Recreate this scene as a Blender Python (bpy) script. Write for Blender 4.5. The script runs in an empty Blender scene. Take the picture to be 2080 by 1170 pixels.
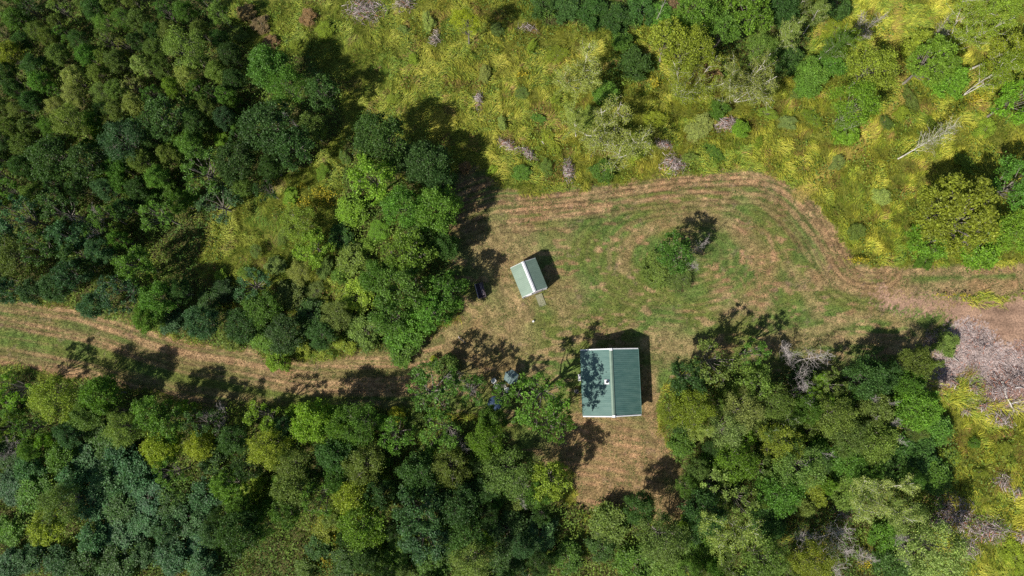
import bpy, bmesh, math, random
import numpy as np
from mathutils import Vector, Matrix, Quaternion

# ------------------------------------------------------------------ camera, light, exposure
S = bpy.context.scene
C = S.collection
H_CAM = 87.0
FPX = 1387.0                       # focal length in photograph pixels (2080 wide)
cam_d = bpy.data.cameras.new('drone_camera'); cam = bpy.data.objects.new('drone_camera', cam_d); C.objects.link(cam)
cam_d.sensor_width = 36.0; cam_d.lens = 36.0 * FPX / 2080.0
cam_d.clip_start = 1.0; cam_d.clip_end = 5000.0
cam.location = (0, 0, H_CAM)
nad = Vector((1090 - 1040, -(750 - 585), -FPX)).normalized()
CQ = nad.rotation_difference(Vector((0, 0, -1)))
cam.rotation_mode = 'QUATERNION'; cam.rotation_quaternion = CQ
S.camera = cam
S.render.resolution_x = 1024; S.render.resolution_y = 576

SUN_EL = math.radians(46); SUN_AZ = math.radians(229)      # azimuth clockwise from up-picture
world = bpy.data.worlds.new('World'); S.world = world; world.use_nodes = True
wn = world.node_tree.nodes; wl = world.node_tree.links
sky = wn.new('ShaderNodeTexSky'); sky.sky_type = 'NISHITA'; sky.sun_disc = False
sky.sun_elevation = SUN_EL; sky.sun_rotation = SUN_AZ
wl.new(sky.outputs[0], wn['Background'].inputs[0]); wn['Background'].inputs[1].default_value = 0.068
sd = bpy.data.lights.new('sun', 'SUN'); sd.energy = 5.0; sd.angle = math.radians(0.5); sd.color = (1.0, 0.945, 0.86)
sun = bpy.data.objects.new('sun', sd); C.objects.link(sun)
ddir = Vector((-math.sin(SUN_AZ) * math.cos(SUN_EL), -math.cos(SUN_AZ) * math.cos(SUN_EL), -math.sin(SUN_EL)))
sun.rotation_mode = 'QUATERNION'; sun.rotation_quaternion = ddir.to_track_quat('-Z', 'Y'); sun.location = (-40, -40, 60)
S.view_settings.view_transform = 'Standard'; S.view_settings.look = 'None'
S.view_settings.gamma = 1.0; S.view_settings.use_curve_mapping = False
S.view_settings.exposure = 0.38
try:
    S.cycles.max_bounces = 5; S.cycles.diffuse_bounces = 3; S.cycles.glossy_bounces = 2
    S.cycles.transmission_bounces = 3; S.cycles.use_denoising = False
except Exception: pass

# ------------------------------------------------------------------ helpers
RM = np.array(CQ.to_matrix())
def PA(px, py, z=0.0):
    """photo pixel -> real ground (or height z) position in metres"""
    px = np.asarray(px, float); py = np.asarray(py, float)
    v = np.stack([px - 1040, -(py - 585), np.full(px.shape, -FPX)], -1) @ RM.T
    t = (z - H_CAM) / v[..., 2]
    return v[..., 0] * t, v[..., 1] * t
def P(px, py, z=0.0):
    x, y = PA(px, py, z); return float(x), float(y)
def WPX(x, y, z=0.0):
    v = np.stack([x, y, np.full(np.shape(x), z - H_CAM)], -1) @ RM
    return 1040 + v[..., 0] / -v[..., 2] * FPX, 585 - v[..., 1] / -v[..., 2] * FPX
M16 = 1 / 16.0

def tag(o, label=None, cat=None, group=None, kind=None):
    if label: o['label'] = label
    if cat: o['category'] = cat
    if group: o['group'] = group
    if kind: o['kind'] = kind
    return o
def empty(name, loc, rz=0.0):
    o = bpy.data.objects.new(name, None); C.objects.link(o)
    o.location = loc; o.rotation_euler = (0, 0, rz); o.empty_display_size = .3
    return o
def link(name, me, parent=None):
    o = bpy.data.objects.new(name, me); C.objects.link(o)
    if parent is not None: o.parent = parent
    return o
def mesh_np(name, verts, faces, mat, attrs=None, smooth=False):
    """faces: (n,k) int array (all the same k)"""
    verts = np.asarray(verts, np.float32); faces = np.asarray(faces, np.int32)
    me = bpy.data.meshes.new(name); n, k = faces.shape
    me.vertices.add(len(verts)); me.vertices.foreach_set('co', verts.ravel())
    me.loops.add(n * k); me.loops.foreach_set('vertex_index', faces.ravel())
    me.polygons.add(n); me.polygons.foreach_set('loop_start', np.arange(0, n * k, k, dtype=np.int32))
    try: me.polygons.foreach_set('loop_total', np.full(n, k, np.int32))
    except Exception: pass
    if smooth: me.polygons.foreach_set('use_smooth', np.ones(n, bool))
    for an, arr in (attrs or {}).items():
        arr = np.asarray(arr, np.float32)
        if arr.ndim == 1:
            a = me.attributes.new(an, 'FLOAT', 'POINT'); a.data.foreach_set('value', arr)
        else:
            if arr.shape[1] == 3: arr = np.concatenate([arr, np.ones((len(arr), 1), np.float32)], 1)
            a = me.attributes.new(an, 'FLOAT_COLOR', 'POINT'); a.data.foreach_set('color', arr.ravel())
    me.update(calc_edges=True)
    if mat: me.materials.append(mat)
    return me

def hsh(ix, iy, seed):
    h = (ix.astype(np.int64) * 374761393 + iy.astype(np.int64) * 668265263 + seed * 1442695041) & 0xffffffff
    h = ((h ^ (h >> 13)) * 1274126177) & 0xffffffff
    return ((h ^ (h >> 16)) & 0xffff) / 65535.0
def vnoise(x, y, seed=0):
    ix = np.floor(x); iy = np.floor(y); fx = x - ix; fy = y - iy
    fx = fx * fx * (3 - 2 * fx); fy = fy * fy * (3 - 2 * fy); ix = ix.astype(np.int64); iy = iy.astype(np.int64)
    a = hsh(ix, iy, seed); b = hsh(ix + 1, iy, seed); c = hsh(ix, iy + 1, seed); d = hsh(ix + 1, iy + 1, seed)
    return (a + (b - a) * fx) * (1 - fy) + (c + (d - c) * fx) * fy
def fbm(x, y, sc, seed=0, oc=3):
    s = 0; w = 0; a = 1.0
    for i in range(oc):
        s = s + a * vnoise(x / sc + 17.3 * i, y / sc + 5.1 * i, seed + i); w += a; a *= .55; sc *= .5
    return s / w
def sst(a, b, x):
    t = np.clip((x - a) / (b - a), 0, 1); return t * t * (3 - 2 * t)
def in_poly(x, y, poly):
    r = np.zeros(np.shape(x), bool); n = len(poly)
    for i in range(n):
        x1, y1 = poly[i]; x2, y2 = poly[(i + 1) % n]
        if y1 == y2: continue
        c = ((y1 > y) != (y2 > y)) & (x < (x2 - x1) * (y - y1) / (y2 - y1) + x1); r ^= c
    return r
def pl_dist(x, y, pts):
    """distance to a polyline and arc length of the nearest point"""
    best = np.full(np.shape(x), 1e9); al = np.zeros(np.shape(x)); L = 0
    for (x1, y1), (x2, y2) in zip(pts[:-1], pts[1:]):
        dx, dy = x2 - x1, y2 - y1; l = math.hypot(dx, dy)
        t = np.clip(((x - x1) * dx + (y - y1) * dy) / (l * l), 0, 1)
        d = np.hypot(x - x1 - t * dx, y - y1 - t * dy); m = d < best
        best = np.where(m, d, best); al = np.where(m, L + t * l, al); L += l
    return best, al
def spl(pix, z=0.0, sub=5):
    """Catmull-Rom through pixel points, in metres"""
    p = [P(a, b, z) for a, b in pix]; p = [p[0]] + p + [p[-1]]; out = []
    for i in range(1, len(p) - 2):
        for k in range(sub):
            t = k / sub; q = []
            for c in (0, 1):
                a, b, d, e = p[i - 1][c], p[i][c], p[i + 1][c], p[i + 2][c]
                q.append(.5 * (2 * b + (d - a) * t + (2 * a - 5 * b + 4 * d - e) * t * t + (3 * b - a - 3 * d + e) * t ** 3))
            out.append(tuple(q))
    out.append(p[-2]); return out
def srgb(r, g, b):
    f = lambda c: (c / 255 / 12.92) if c <= 10 else ((c / 255 + .055) / 1.055) ** 2.4
    return np.array([f(r), f(g), f(b)])

# ------------------------------------------------------------------ materials
def newmat(name):
    m = bpy.data.materials.new(name); m.use_nodes = True
    return m, m.node_tree.nodes, m.node_tree.links, m.node_tree.nodes['Principled BSDF']
def leaf_material():
    m, n, l, b = newmat('foliage')
    oi = n.new('ShaderNodeObjectInfo'); at = n.new('ShaderNodeAttribute'); at.attribute_name = 'tint'
    sep = n.new('ShaderNodeSeparateColor'); l.new(at.outputs['Color'], sep.inputs[0])
    warm = n.new('ShaderNodeMix'); warm.data_type = 'RGBA'; warm.blend_type = 'MULTIPLY'
    l.new(sep.outputs[1], warm.inputs[0]); l.new(oi.outputs['Color'], warm.inputs[6]); warm.inputs[7].default_value = (1.4, 1.15, .8, 1)
    mul = n.new('ShaderNodeVectorMath'); mul.operation = 'SCALE'
    l.new(warm.outputs[2], mul.inputs[0]); l.new(sep.outputs[0], mul.inputs[3])
    l.new(mul.outputs[0], b.inputs['Base Color']); b.inputs['Roughness'].default_value = .55
    b.inputs['Specular IOR Level'].default_value = .35
    tr = n.new('ShaderNodeBsdfTranslucent')
    m2 = n.new('ShaderNodeMix'); m2.data_type = 'RGBA'; m2.blend_type = 'MULTIPLY'; m2.inputs[0].default_value = 1
    l.new(mul.outputs[0], m2.inputs[6]); m2.inputs[7].default_value = (1.3, 1.3, .6, 1); l.new(m2.outputs[2], tr.inputs[0])
    mx = n.new('ShaderNodeMixShader'); mx.inputs[0].default_value = .38
    l.new(b.outputs[0], mx.inputs[1]); l.new(tr.outputs[0], mx.inputs[2]); l.new(mx.outputs[0], n['Material Output'].inputs[0])
    return m
def blade_material(name, trans=.25, rough=.6):
    m, n, l, b = newmat(name)
    at = n.new('ShaderNodeAttribute'); at.attribute_name = 'col'
    l.new(at.outputs['Color'], b.inputs['Base Color']); b.inputs['Roughness'].default_value = rough
    b.inputs['Specular IOR Level'].default_value = .25
    tr = n.new('ShaderNodeBsdfTranslucent'); l.new(at.outputs['Color'], tr.inputs[0])
    mx = n.new('ShaderNodeMixShader'); mx.inputs[0].default_value = trans
    l.new(b.outputs[0], mx.inputs[1]); l.new(tr.outputs[0], mx.inputs[2]); l.new(mx.outputs[0], n['Material Output'].inputs[0])
    return m
def noisy(name, c1, c2, scale=6, rough=.8, metal=0, bump=0, stretch=(1, 1, 1), spec=.4):
    m, n, l, b = newmat(name)
    tc = n.new('ShaderNodeTexCoord'); mp = n.new('ShaderNodeMapping'); mp.inputs['Scale'].default_value = stretch
    nz = n.new('ShaderNodeTexNoise'); nz.inputs['Scale'].default_value = scale; nz.inputs['Detail'].default_value = 6
    l.new(tc.outputs['Object'], mp.inputs[0]); l.new(mp.outputs[0], nz.inputs['Vector'])
    cr = n.new('ShaderNodeValToRGB'); cr.color_ramp.elements[0].position = .33; cr.color_ramp.elements[1].position = .67
    cr.color_ramp.elements[0].color = (*c1, 1); cr.color_ramp.elements[1].color = (*c2, 1)
    l.new(nz.outputs['Fac'], cr.inputs[0]); l.new(cr.outputs[0], b.inputs['Base Color'])
    b.inputs['Roughness'].default_value = rough; b.inputs['Metallic'].default_value = metal; b.inputs['Specular IOR Level'].default_value = spec
    if bump:
        bp = n.new('ShaderNodeBump'); bp.inputs['Strength'].default_value = bump; bp.inputs['Distance'].default_value = .02
        l.new(nz.outputs['Fac'], bp.inputs['Height']); l.new(bp.outputs[0], b.inputs['Normal'])
    return m
MAT = dict(
    leaf=leaf_material(), grass=blade_material('meadow_grass', .3), litter=blade_material('mown_straw', .1), wood_bits=blade_material('weathered_wood', 0, .8),
    bark=noisy('grey_bark', (.10, .085, .07), (.26, .23, .2), 9, .9, bump=.5),
    birch=noisy('pale_bark', (.34, .31, .27), (.68, .64, .58), 5, .75, bump=.3),
    dead=noisy('dead_wood', (.27, .235, .22), (.52, .47, .45), 7, .85, bump=.4),
    roof=noisy('green_roof_metal', (.062, .135, .118), (.098, .18, .155), 1.6, .36, spec=.5, stretch=(.3, 1.6, 1)),
    roof2=noisy('pale_green_roof_metal', (.15, .215, .165), (.19, .265, .205), 1.5, .36, spec=.5, stretch=(.25, 1, 1)),
    white=noisy('white_trim_metal', (.66, .66, .68), (.8, .8, .81), 4, .45),
    siding=noisy('white_siding', (.5, .5, .54), (.62, .62, .65), 3, .7),
    tan_siding=noisy('grey_siding', (.30, .28, .25), (.4, .37, .33), 3, .8),
    glass=noisy('dark_window_glass', (.02, .03, .035), (.04, .05, .06), 2, .08, spec=.6),
    door=noisy('door_paint', (.20, .12, .09), (.27, .17, .12), 4, .6),
    dark=noisy('dark_metal', (.025, .025, .03), (.05, .05, .055), 6, .5, .4),
    plywood=noisy('algae_plywood', (.15, .155, .095), (.26, .25, .16), 5, .85, bump=.3, stretch=(3, 1, 1)),
    rackwood=noisy('dark_weathered_boards', (.06, .05, .065), (.15, .115, .125), 6, .85, bump=.3, stretch=(5, 1, 1)),
    rackpale=noisy('pale_weathered_boards', (.25, .2, .22), (.5, .44, .46), 5, .8, stretch=(5, 1, 1)),
    teal=noisy('faded_teal_canvas', (.075, .12, .13), (.15, .21, .2), 4, .8),
    navy=noisy('navy_canvas', (.012, .03, .07), (.03, .06, .12), 5, .7),
    plastic=noisy('white_plastic', (.6, .6, .58), (.75, .75, .72), 5, .5),
    stone=noisy('grey_stone', (.16, .15, .14), (.3, .28, .26), 6, .9, bump=.6),
    ash=noisy('ash', (.03, .028, .025), (.12, .11, .1), 8, .95),
)

# ------------------------------------------------------------------ ground zones (all in metres, from the photo's outlines)
MOWN_PX = [(-120, 575), (0, 602), (120, 622), (205, 640), (290, 667), (393, 694), (513, 710), (560, 728), (650, 732), (720, 716), (800, 712),
    (860, 690), (900, 665), (935, 648), (935, 600), (915, 540), (905, 470), (915, 400), (935, 335), (975, 340), (1010, 375), (1060, 393), (1150, 384), (1250, 372), (1350, 358),
    (1450, 350), (1520, 348), (1580, 358), (1640, 395), (1690, 455), (1735, 536), (1850, 541), (2200, 531), (2200, 596), (2080, 590), (1960, 600), (1950, 640), (1940, 680),
    (1900, 730), (1850, 745), (1750, 765), (1650, 765), (1560, 755), (1450, 725), (1390, 745), (1345, 790), (1330, 850), (1350, 900), (1385, 950), (1405, 1010),
    (1400, 1075), (1300, 1050), (1220, 1040), (1170, 1030), (1160, 960), (1100, 945), (1030, 905), (1020, 860), (900, 835), (830, 825), (700, 828), (600, 822),
    (480, 825), (376, 822), (300, 790), (180, 775), (80, 755), (0, 742), (-120, 715)]
DIRT_PX = [(1780, 585), (1850, 600), (1950, 612), (2200, 612), (2200, 850), (2075, 835), (2020, 830), (1985, 745), (1940, 770), (1890, 765), (1900, 720), (1935, 680), (1925, 635), (1800, 625)]
SLASH_PX = [(1890, 700), (1930, 670), (1985, 655), (2040, 690), (2200, 690), (2200, 850), (2070, 835), (2010, 830), (1990, 780), (1960, 770), (1935, 800), (1890, 780)]
WOODS_PX = [
    [(-140, -110), (430, -110), (450, 40), (500, 100), (620, 120), (700, 180), (690, 270), (620, 340), (500, 385), (420, 450), (400, 560), (470, 610), (560, 640), (620, 650), (700, 640), (720, 700), (560, 715), (400, 690), (290, 663), (120, 616), (-140, 580)],
    [(700, 280), (760, 240), (830, 290), (900, 300), (930, 380), (920, 480), (940, 600), (930, 640), (860, 680), (800, 715), (700, 710), (690, 600), (700, 520), (690, 440), (700, 380)],
    [(-140, 745), (90, 765), (300, 795), (376, 828), (600, 828), (830, 830), (900, 850), (1000, 870), (1120, 880), (1110, 900), (1040, 900), (1100, 945), (1160, 970), (1140, 1020), (1250, 1050), (1390, 1070), (1400, 1290), (-140, 1290)],
    [(1345, 810), (1390, 750), (1500, 720), (1880, 740), (1900, 830), (1940, 950), (1890, 1050), (1870, 1290), (1400, 1290), (1400, 1000), (1345, 880)],
    [(1320, -110), (1640, -110), (1640, 100), (1560, 190), (1420, 150), (1330, 90)],
    [(1080, -110), (1300, -110), (1290, 60), (1100, 50)]]
def mpoly(px): return [P(a, b) for a, b in px]
MOWN = mpoly(MOWN_PX); DIRT = mpoly(DIRT_PX); SLASH = mpoly(SLASH_PX); WOODS = [mpoly(w) for w in WOODS_PX]
TRACK_EDGE = spl([(-120, 575), (0, 602), (120, 622), (205, 640), (290, 667), (393, 694), (513, 712), (620, 733), (720, 736), (820, 734), (900, 715)])
LOOP_EDGE = spl([(930, 420), (1000, 395), (1060, 392), (1150, 384), (1250, 372), (1350, 358), (1450, 350), (1520, 348), (1580, 358), (1640, 395), (1690, 455), (1735, 536), (1790, 545)])
# straw strips: (points, half width m, strength)
STRIPS = [(spl(p), w, s) for p, w, s in [
    ([(1050, 404), (1150, 395), (1250, 388), (1350, 372), (1450, 362), (1520, 365), (1570, 378), (1620, 412), (1665, 455), (1700, 500), (1728, 532)], .35, 1),
    ([(1040, 418), (1150, 405), (1250, 400), (1340, 385)], .22, .7),
    ([(1030, 430), (1130, 418), (1240, 418)], .3, 1.2), ([(1030, 450), (1130, 440), (1225, 428)], .3, 1.1), ([(960, 470), (1060, 468), (1170, 462)], .25, .6), ([(950, 425), (1020, 412), (1050, 408)], .5, .6),
    ([(1510, 352), (1580, 366), (1640, 402), (1680, 450), (1725, 525)], .4, .9),
    ([(1530, 372), (1590, 410), (1640, 465), (1690, 525)], .3, .8),
    ([(1500, 385), (1560, 425), (1610, 480), (1650, 530)], .35, .6),
    ([(1265, 545), (1268, 510), (1290, 482), (1330, 462), (1400, 440), (1470, 450), (1520, 490), (1535, 540)], .8, .65),
    ([(1240, 545), (1240, 500), (1270, 462), (1330, 438), (1410, 420), (1490, 428), (1545, 470)], .3, .5),
    ([(1740, 550), (1850, 552), (1960, 549), (2190, 543)], .55, .9), ([(1700, 575), (1800, 590), (1900, 585), (2190, 572)], .8, .85),
    ([(1650, 560), (1750, 585), (1850, 610), (1960, 622)], .9, .8), ([(1560, 690), (1660, 672), (1760, 640), (1830, 650), (1890, 690)], .6, .6),
    ([(1540, 710), (1640, 695), (1740, 690), (1850, 700)], .6, .7), ([(1320, 700), (1400, 705), (1460, 712)], 1.2, .7),
    ([(1500, 470), (1560, 540), (1540, 600), (1480, 640)], 1.3, .5), ([(1600, 540), (1640, 590), (1660, 640)], .8, .5),
    ([(1012, 520), (1020, 570), (1040, 610), (1070, 640)], 1.0, .8), ([(1120, 560), (1140, 610), (1150, 650)], .9, .6),
    ([(1160, 900), (1230, 900), (1300, 930), (1280, 1000), (1200, 1030)], 2.6, .75), ([(1318, 760), (1322, 830), (1340, 900), (1370, 960)], 1.1, .8),
    ([(1180, 1015), (1240, 990), (1310, 1000), (1380, 1030)], 1.6, .8)]]
TINE = spl([(-120, 590), (0, 618), (120, 640), (260, 676), (400, 712), (540, 738), (700, 752), (830, 765)])
PATHS = [(spl([(1625, 395), (1690, 340), (1740, 300), (1780, 262), (1830, 190), (1820, 90), (1825, -60)]), .75, .8)]

def zones(x, y):
    wx = x + (fbm(x, y, 1.6, 3) - .5) * 1.3; wy = y + (fbm(x, y, 1.6, 9) - .5) * 1.3
    hx = hsh((x * 20).astype(np.int64), (y * 20).astype(np.int64), 1) - .5; hy = hsh((x * 20).astype(np.int64), (y * 20).astype(np.int64), 2) - .5
    wx = wx + hx * .7; wy = wy + hy * .7; qx = wx + (fbm(x, y, 4.5, 13) - .5) * 4 + hx * 1.6; qy = wy + (fbm(x, y, 4.5, 19) - .5) * 3 + hy * 1.2
    mown = in_poly(wx, wy, MOWN); dirt = in_poly(qx, qy, DIRT); sl = in_poly(qx, qy, SLASH)
    wood = np.zeros(np.shape(x), bool)
    for w in WOODS: wood |= in_poly(wx, wy, w)
    return mown, dirt, sl, wood & ~mown
GREEN = srgb(90, 110, 52); STRAW = srgb(152, 128, 94); BROWN = srgb(120, 84, 60); OLIVE = srgb(104, 106, 50); REDB = srgb(142, 108, 80)
YARD = P(1270, 960)
def albedo(x, y):
    """colour of the ground itself: straw, mown grass, earth, wood chips"""
    mown, dirt, sl, wood = zones(x, y)
    n1 = fbm(x, y, 7, 21); n2 = fbm(x, y, 1.5, 31); n3 = fbm(x, y, .55, 41, 2)
    px, py = WPX(x, y)
    # meadow floor
    col = np.ones(x.shape + (3,)) * srgb(104, 108, 44) * (.6 + .8 * n2)[..., None]
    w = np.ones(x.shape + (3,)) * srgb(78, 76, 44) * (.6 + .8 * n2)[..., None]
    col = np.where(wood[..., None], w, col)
    # mown ground
    dl, al = pl_dist(x, y, LOOP_EDGE)
    streak = vnoise(dl * 2.6 + n1 * 2, al * .25, 51) * .6 + vnoise(dl * 6 + n2, al * .5, 52) * .4
    st = sst(.60, .9, .42 * n1 + .36 * streak + .34 * n2) * .85
    # close to the loop's edge and around the buildings more straw
    rim = .5 + .5 * np.sin(dl * 5.2 + (n1 - .5) * 7 + np.sin(al * .13) * 1.5); rim = rim * .45 + streak * .5 + (n2 - .5) * .5 + .1; st = np.maximum(st, sst(5.6, 2.5, dl) * (.12 + .8 * sst(.25, .8, rim)) * sst(.0, .35, dl))
    for (cx, cy, rr, s) in ((1020, 500, 7, .75), (1040, 600, 5, .7), (1120, 470, 5, .3), (1240, 960, 12, .9), (1000, 690, 8, .75), (1360, 700, 4, .6), (1150, 600, 4, .6), (900, 700, 5, .9)):
        a, b = P(cx, cy); st = np.maximum(st, s * sst(rr, rr * .4, np.hypot(x - a, y - b)) * (.55 + .6 * n2))
    g = GREEN * 1.0
    m = g + (np.zeros(x.shape + (3,)))
    m = m * (.55 + .9 * n3)[..., None]
    # greener vs olive patches
    ol = sst(.4, .65, fbm(x, y, 5, 61))[..., None]; m = m * (1 - ol * .6) + OLIVE * ol * .6 * (.8 + .4 * n3)[..., None]
    dab = vnoise(x * 1.0 + y * .35 + n2 * 1.2, y * 2.3, 55) * (vnoise(x * .5, y * .5, 56) + .45); st = np.maximum(st, sst(.62, .8, dab) * .8)
    for cxp, cyp, sq in ((1400, 520, 1.55),):
        a, b = P(cxp, cyp); rr = np.hypot((x - a) / sq, y - b) + (n1 - .5) * 1.2; ln = .5 + .5 * np.sin(rr * 7.2); env = sst(1.5, 3, rr) * sst(10.5, 8, rr)
        st = st + (ln - .5) * .34 * env * (.5 + n2)
    yl = .5 + .5 * np.sin((y + .12 * x) * 6.0 + (n1 - .5) * 3); st = st + (yl - .5) * .25 * ((py > 590) & (px > 1150) & (px < 1850)) * n2 * 2
    for pts, hw, s in STRIPS:
        d, a2 = pl_dist(x, y, pts); ww = hw * (.8 + .9 * n2)
        st = np.maximum(st, s * sst(ww * 1.35, ww * .45, d) * (.72 + .45 * n3))
    straw = STRAW * (.5 + .95 * n3)[..., None]; rb = sst(.5, .75, fbm(x, y, 4, 71)); rb = np.maximum(rb, sst(14, 7, np.hypot(x - YARD[0], y - YARD[1])) * .9)[..., None] * .65
    rb = np.maximum(rb, (sst(5.0, 2.0, dl) * .5 * sst(.3, .55, n2))[..., None]); rb = np.where((tr := (px < 905) & (py > 560))[..., None], np.maximum(rb, .5 * n2[..., None]), rb); straw = straw * (1 - rb) + REDB * rb * (.75 + .5 * n3)[..., None]
    # the long track: straw, tine lines, green middle, earth
    dt, at = pl_dist(x, y, TINE); de, ae = pl_dist(x, y, TRACK_EDGE); tr = (px < 905) & (py > 560)
    tl = vnoise(de * 2.2 + n1 * 1.5, ae * .05, 81) * .6 + vnoise(de * 6.0, ae * .2, 82) * .4
    tst = .38 + .7 * sst(.3, .66, tl)
    med = np.exp(-((de - 5.4 - 1.0 * (n1 - .5)) / 1.25) ** 2) + .45 * np.exp(-((de - 2.1) / .35) ** 2) * sst(.45, .6, n1)
    tst = np.clip(tst - med * .75, 0, 1)
    st = np.where(tr, np.maximum(tst, 0), st)
    st = np.clip(st, 0, 1)[..., None]; m = m * (1 - st) + straw * st * (1 + .25 * sst(.85, 1., st))
    # thin dark tyre and tine lines
    for off in (.7, 1.25, 1.9, 2.9, 3.6, 6.9, 7.5):
        k = np.exp(-((de - off - .25 * (n1 - .5)) / .12) ** 2) * tr * (.15 + .8 * n2); m = m * (1 - .6 * k[..., None])
    for off in (.5, 1.1, 1.9, 2.6, 3.6, 4.3, 5.2):
        k = np.exp(-((dl - off - .3 * (n1 - .5)) / .10) ** 2) * (~tr) * (.2 + .9 * n2); m = m * (1 - .7 * k[..., None])
    far = sst(7.4, 9.0, de) * tr; m = m * (1 - far[..., None] * .5) + BROWN * far[..., None] * .5
    # turned earth specks
    sp = (vnoise(x * 1.1, y * 1.1, 91) * vnoise(x * 3, y * 3, 92)); k = sst(.52, .68, sp)[..., None] * .35
    m = m * (1 - k) + srgb(132, 108, 96) * k
    col = np.where(mown[..., None], m, col)
    # dirt road and chips
    dd = srgb(150, 122, 102) * (.78 + .42 * n2)[..., None] * np.ones(x.shape + (3,))
    dn = sst(.55, .8, fbm(x * .35, y * 1.6, 2.2, 101))[..., None]; dd = dd * (1 - .45 * dn) + srgb(105, 75, 62) * dn * .45
    for (cx, cy, sx, sy, s) in ((2030, 631, 2.0, .5, .7), (1998, 626, .5, .3, .5), (2010, 650, 1.6, .3, .4), (2050, 660, 2.5, .35, .35)):
        a, b = P(cx, cy); k = s * np.exp(-(((x - a) / sx) ** 2 + ((y - b) / sy) ** 2)) * (.5 + n3)
        dd = dd * (1 - np.clip(k, 0, 1)[..., None] * .75)
    col = np.where(dirt[..., None], dd, col)
    ss = srgb(158, 142, 136) * (.55 + .9 * n3)[..., None] * np.ones(x.shape + (3,))
    k = sst(.56, .72, fbm(x, y, 2.5, 111))[..., None]; ss = ss * (1 - .6 * k) + srgb(128, 84, 64) * .6 * k
    col = np.where(sl[..., None], ss, col)
    for pts, hw, s in PATHS:
        d, _ = pl_dist(x, y, pts); k = (s * sst(hw * 2, hw * .6, d) * (.6 + .5 * n3))[..., None]; col = col * (1 - k) + srgb(160, 140, 72) * k
    return col

def ground():
    ax = np.arange(-76, 76.01, .2); ay = np.arange(-44, 52.01, .2)
    ext = np.array([2, 6, 14, 30, 60, 120, 240, 500, 1000.])
    ax = np.concatenate([ax[0] - ext[::-1], ax, ax[-1] + ext]); ay = np.concatenate([ay[0] - ext[::-1], ay, ay[-1] + ext])
    X, Y = np.meshgrid(ax, ay); col = albedo(X, Y)
    mown, dirt, sl, wood = zones(X, Y)
    rough = np.where(mown | dirt, .04, .16)
    Z = (fbm(X, Y, 1.4, 5) - .5) * rough * 2 + (fbm(X, Y, .5, 6, 2) - .5) * .06
    Z = Z - .05
    V = np.stack([X, Y, Z], -1).reshape(-1, 3); ny, nx = X.shape
    i = np.arange(ny - 1)[:, None] * nx + np.arange(nx - 1)[None]; i = i.ravel()
    F = np.stack([i, i + 1, i + nx + 1, i + nx], 1)
    m, n, l, b = newmat('field_ground')
    at = n.new('ShaderNodeAttribute'); at.attribute_name = 'col'
    tc = n.new('ShaderNodeTexCoord'); nz = n.new('ShaderNodeTexNoise'); nz.inputs['Scale'].default_value = 5.5; nz.inputs['Detail'].default_value = 8; nz.inputs['Roughness'].default_value = .75
    l.new(tc.outputs['Object'], nz.inputs['Vector'])
    mr = n.new('ShaderNodeMapRange'); mr.inputs['From Min'].default_value = .3; mr.inputs['From Max'].default_value = .7; mr.inputs['To Min'].default_value = .3; mr.inputs['To Max'].default_value = 1.7
    l.new(nz.outputs['Fac'], mr.inputs['Value'])
    sc = n.new('ShaderNodeVectorMath'); sc.operation = 'SCALE'; l.new(at.outputs['Color'], sc.inputs[0]); l.new(mr.outputs[0], sc.inputs[3])
    l.new(sc.outputs[0], b.inputs['Base Color']); b.inputs['Roughness'].default_value = .95; b.inputs['Specular IOR Level'].default_value = .15
    bp = n.new('ShaderNodeBump'); bp.inputs['Strength'].default_value = .7; bp.inputs['Distance'].default_value = .08
    l.new(nz.outputs['Fac'], bp.inputs['Height']); l.new(bp.outputs[0], b.inputs['Normal'])
    me = mesh_np('ground', V, F, m, {'col': col.reshape(-1, 3)}, True)
    tag(link('ground', me), kind='structure')
ground()

# ------------------------------------------------------------------ scattered stuff
rng = np.random.default_rng(11)
def scatter(n, x0=-74, x1=74, y0=-43, y1=50):
    return rng.uniform(x0, x1, n), rng.uniform(y0, y1, n)
def view_ok(x, y, m=60):
    px, py = WPX(x, y); return (px > -m) & (px < 2080 + m) & (py > -m) & (py < 1170 + m)
def blades(x, y, L, wd, ang, up, col, z0=0.0):
    """bent three-rung blades"""
    n = len(x); dx, dy = np.cos(ang), np.sin(ang); sx, sy = -dy * wd / 2, dx * wd / 2
    r = [(0, 0, 1.0), (.34, .75, .9), (.92, .82, .18)]; V = np.zeros((n, 6, 3), np.float32)
    for k, (f, zf, wf) in enumerate(r):
        cx = x + dx * L * f * (1 - up * .55); cy = y + dy * L * f * (1 - up * .55); cz = z0 + L * zf * (.18 + .75 * up)
        V[:, 2 * k, 0] = cx - sx * wf; V[:, 2 * k, 1] = cy - sy * wf; V[:, 2 * k, 2] = cz
        V[:, 2 * k + 1, 0] = cx + sx * wf; V[:, 2 * k + 1, 1] = cy + sy * wf; V[:, 2 * k + 1, 2] = cz + wd * .3
    b = np.arange(n)[:, None] * 6
    F = np.concatenate([b + np.array([0, 1, 3, 2]), b + np.array([2, 3, 5, 4])], 0)
    return V.reshape(-1, 3), F, np.repeat(col, 6, 0)
def cards(c, size, bias=.6, asp=.55, r=None):
    r = r or rng; n = len(c); nn = r.normal(size=(n, 3)); nn[:, 2] += bias * 1.6; nn /= np.linalg.norm(nn, axis=1)[:, None] + 1e-9
    t = r.normal(size=(n, 3)); t -= (t * nn).sum(1)[:, None] * nn; t /= np.linalg.norm(t, axis=1)[:, None] + 1e-9
    b = np.cross(nn, t); s = size[:, None]
    V = np.stack([c + t * s, c + b * s * asp, c - t * s, c - b * s * asp], 1).reshape(-1, 3)
    return V, np.arange(n * 4).reshape(-1, 4)

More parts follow.
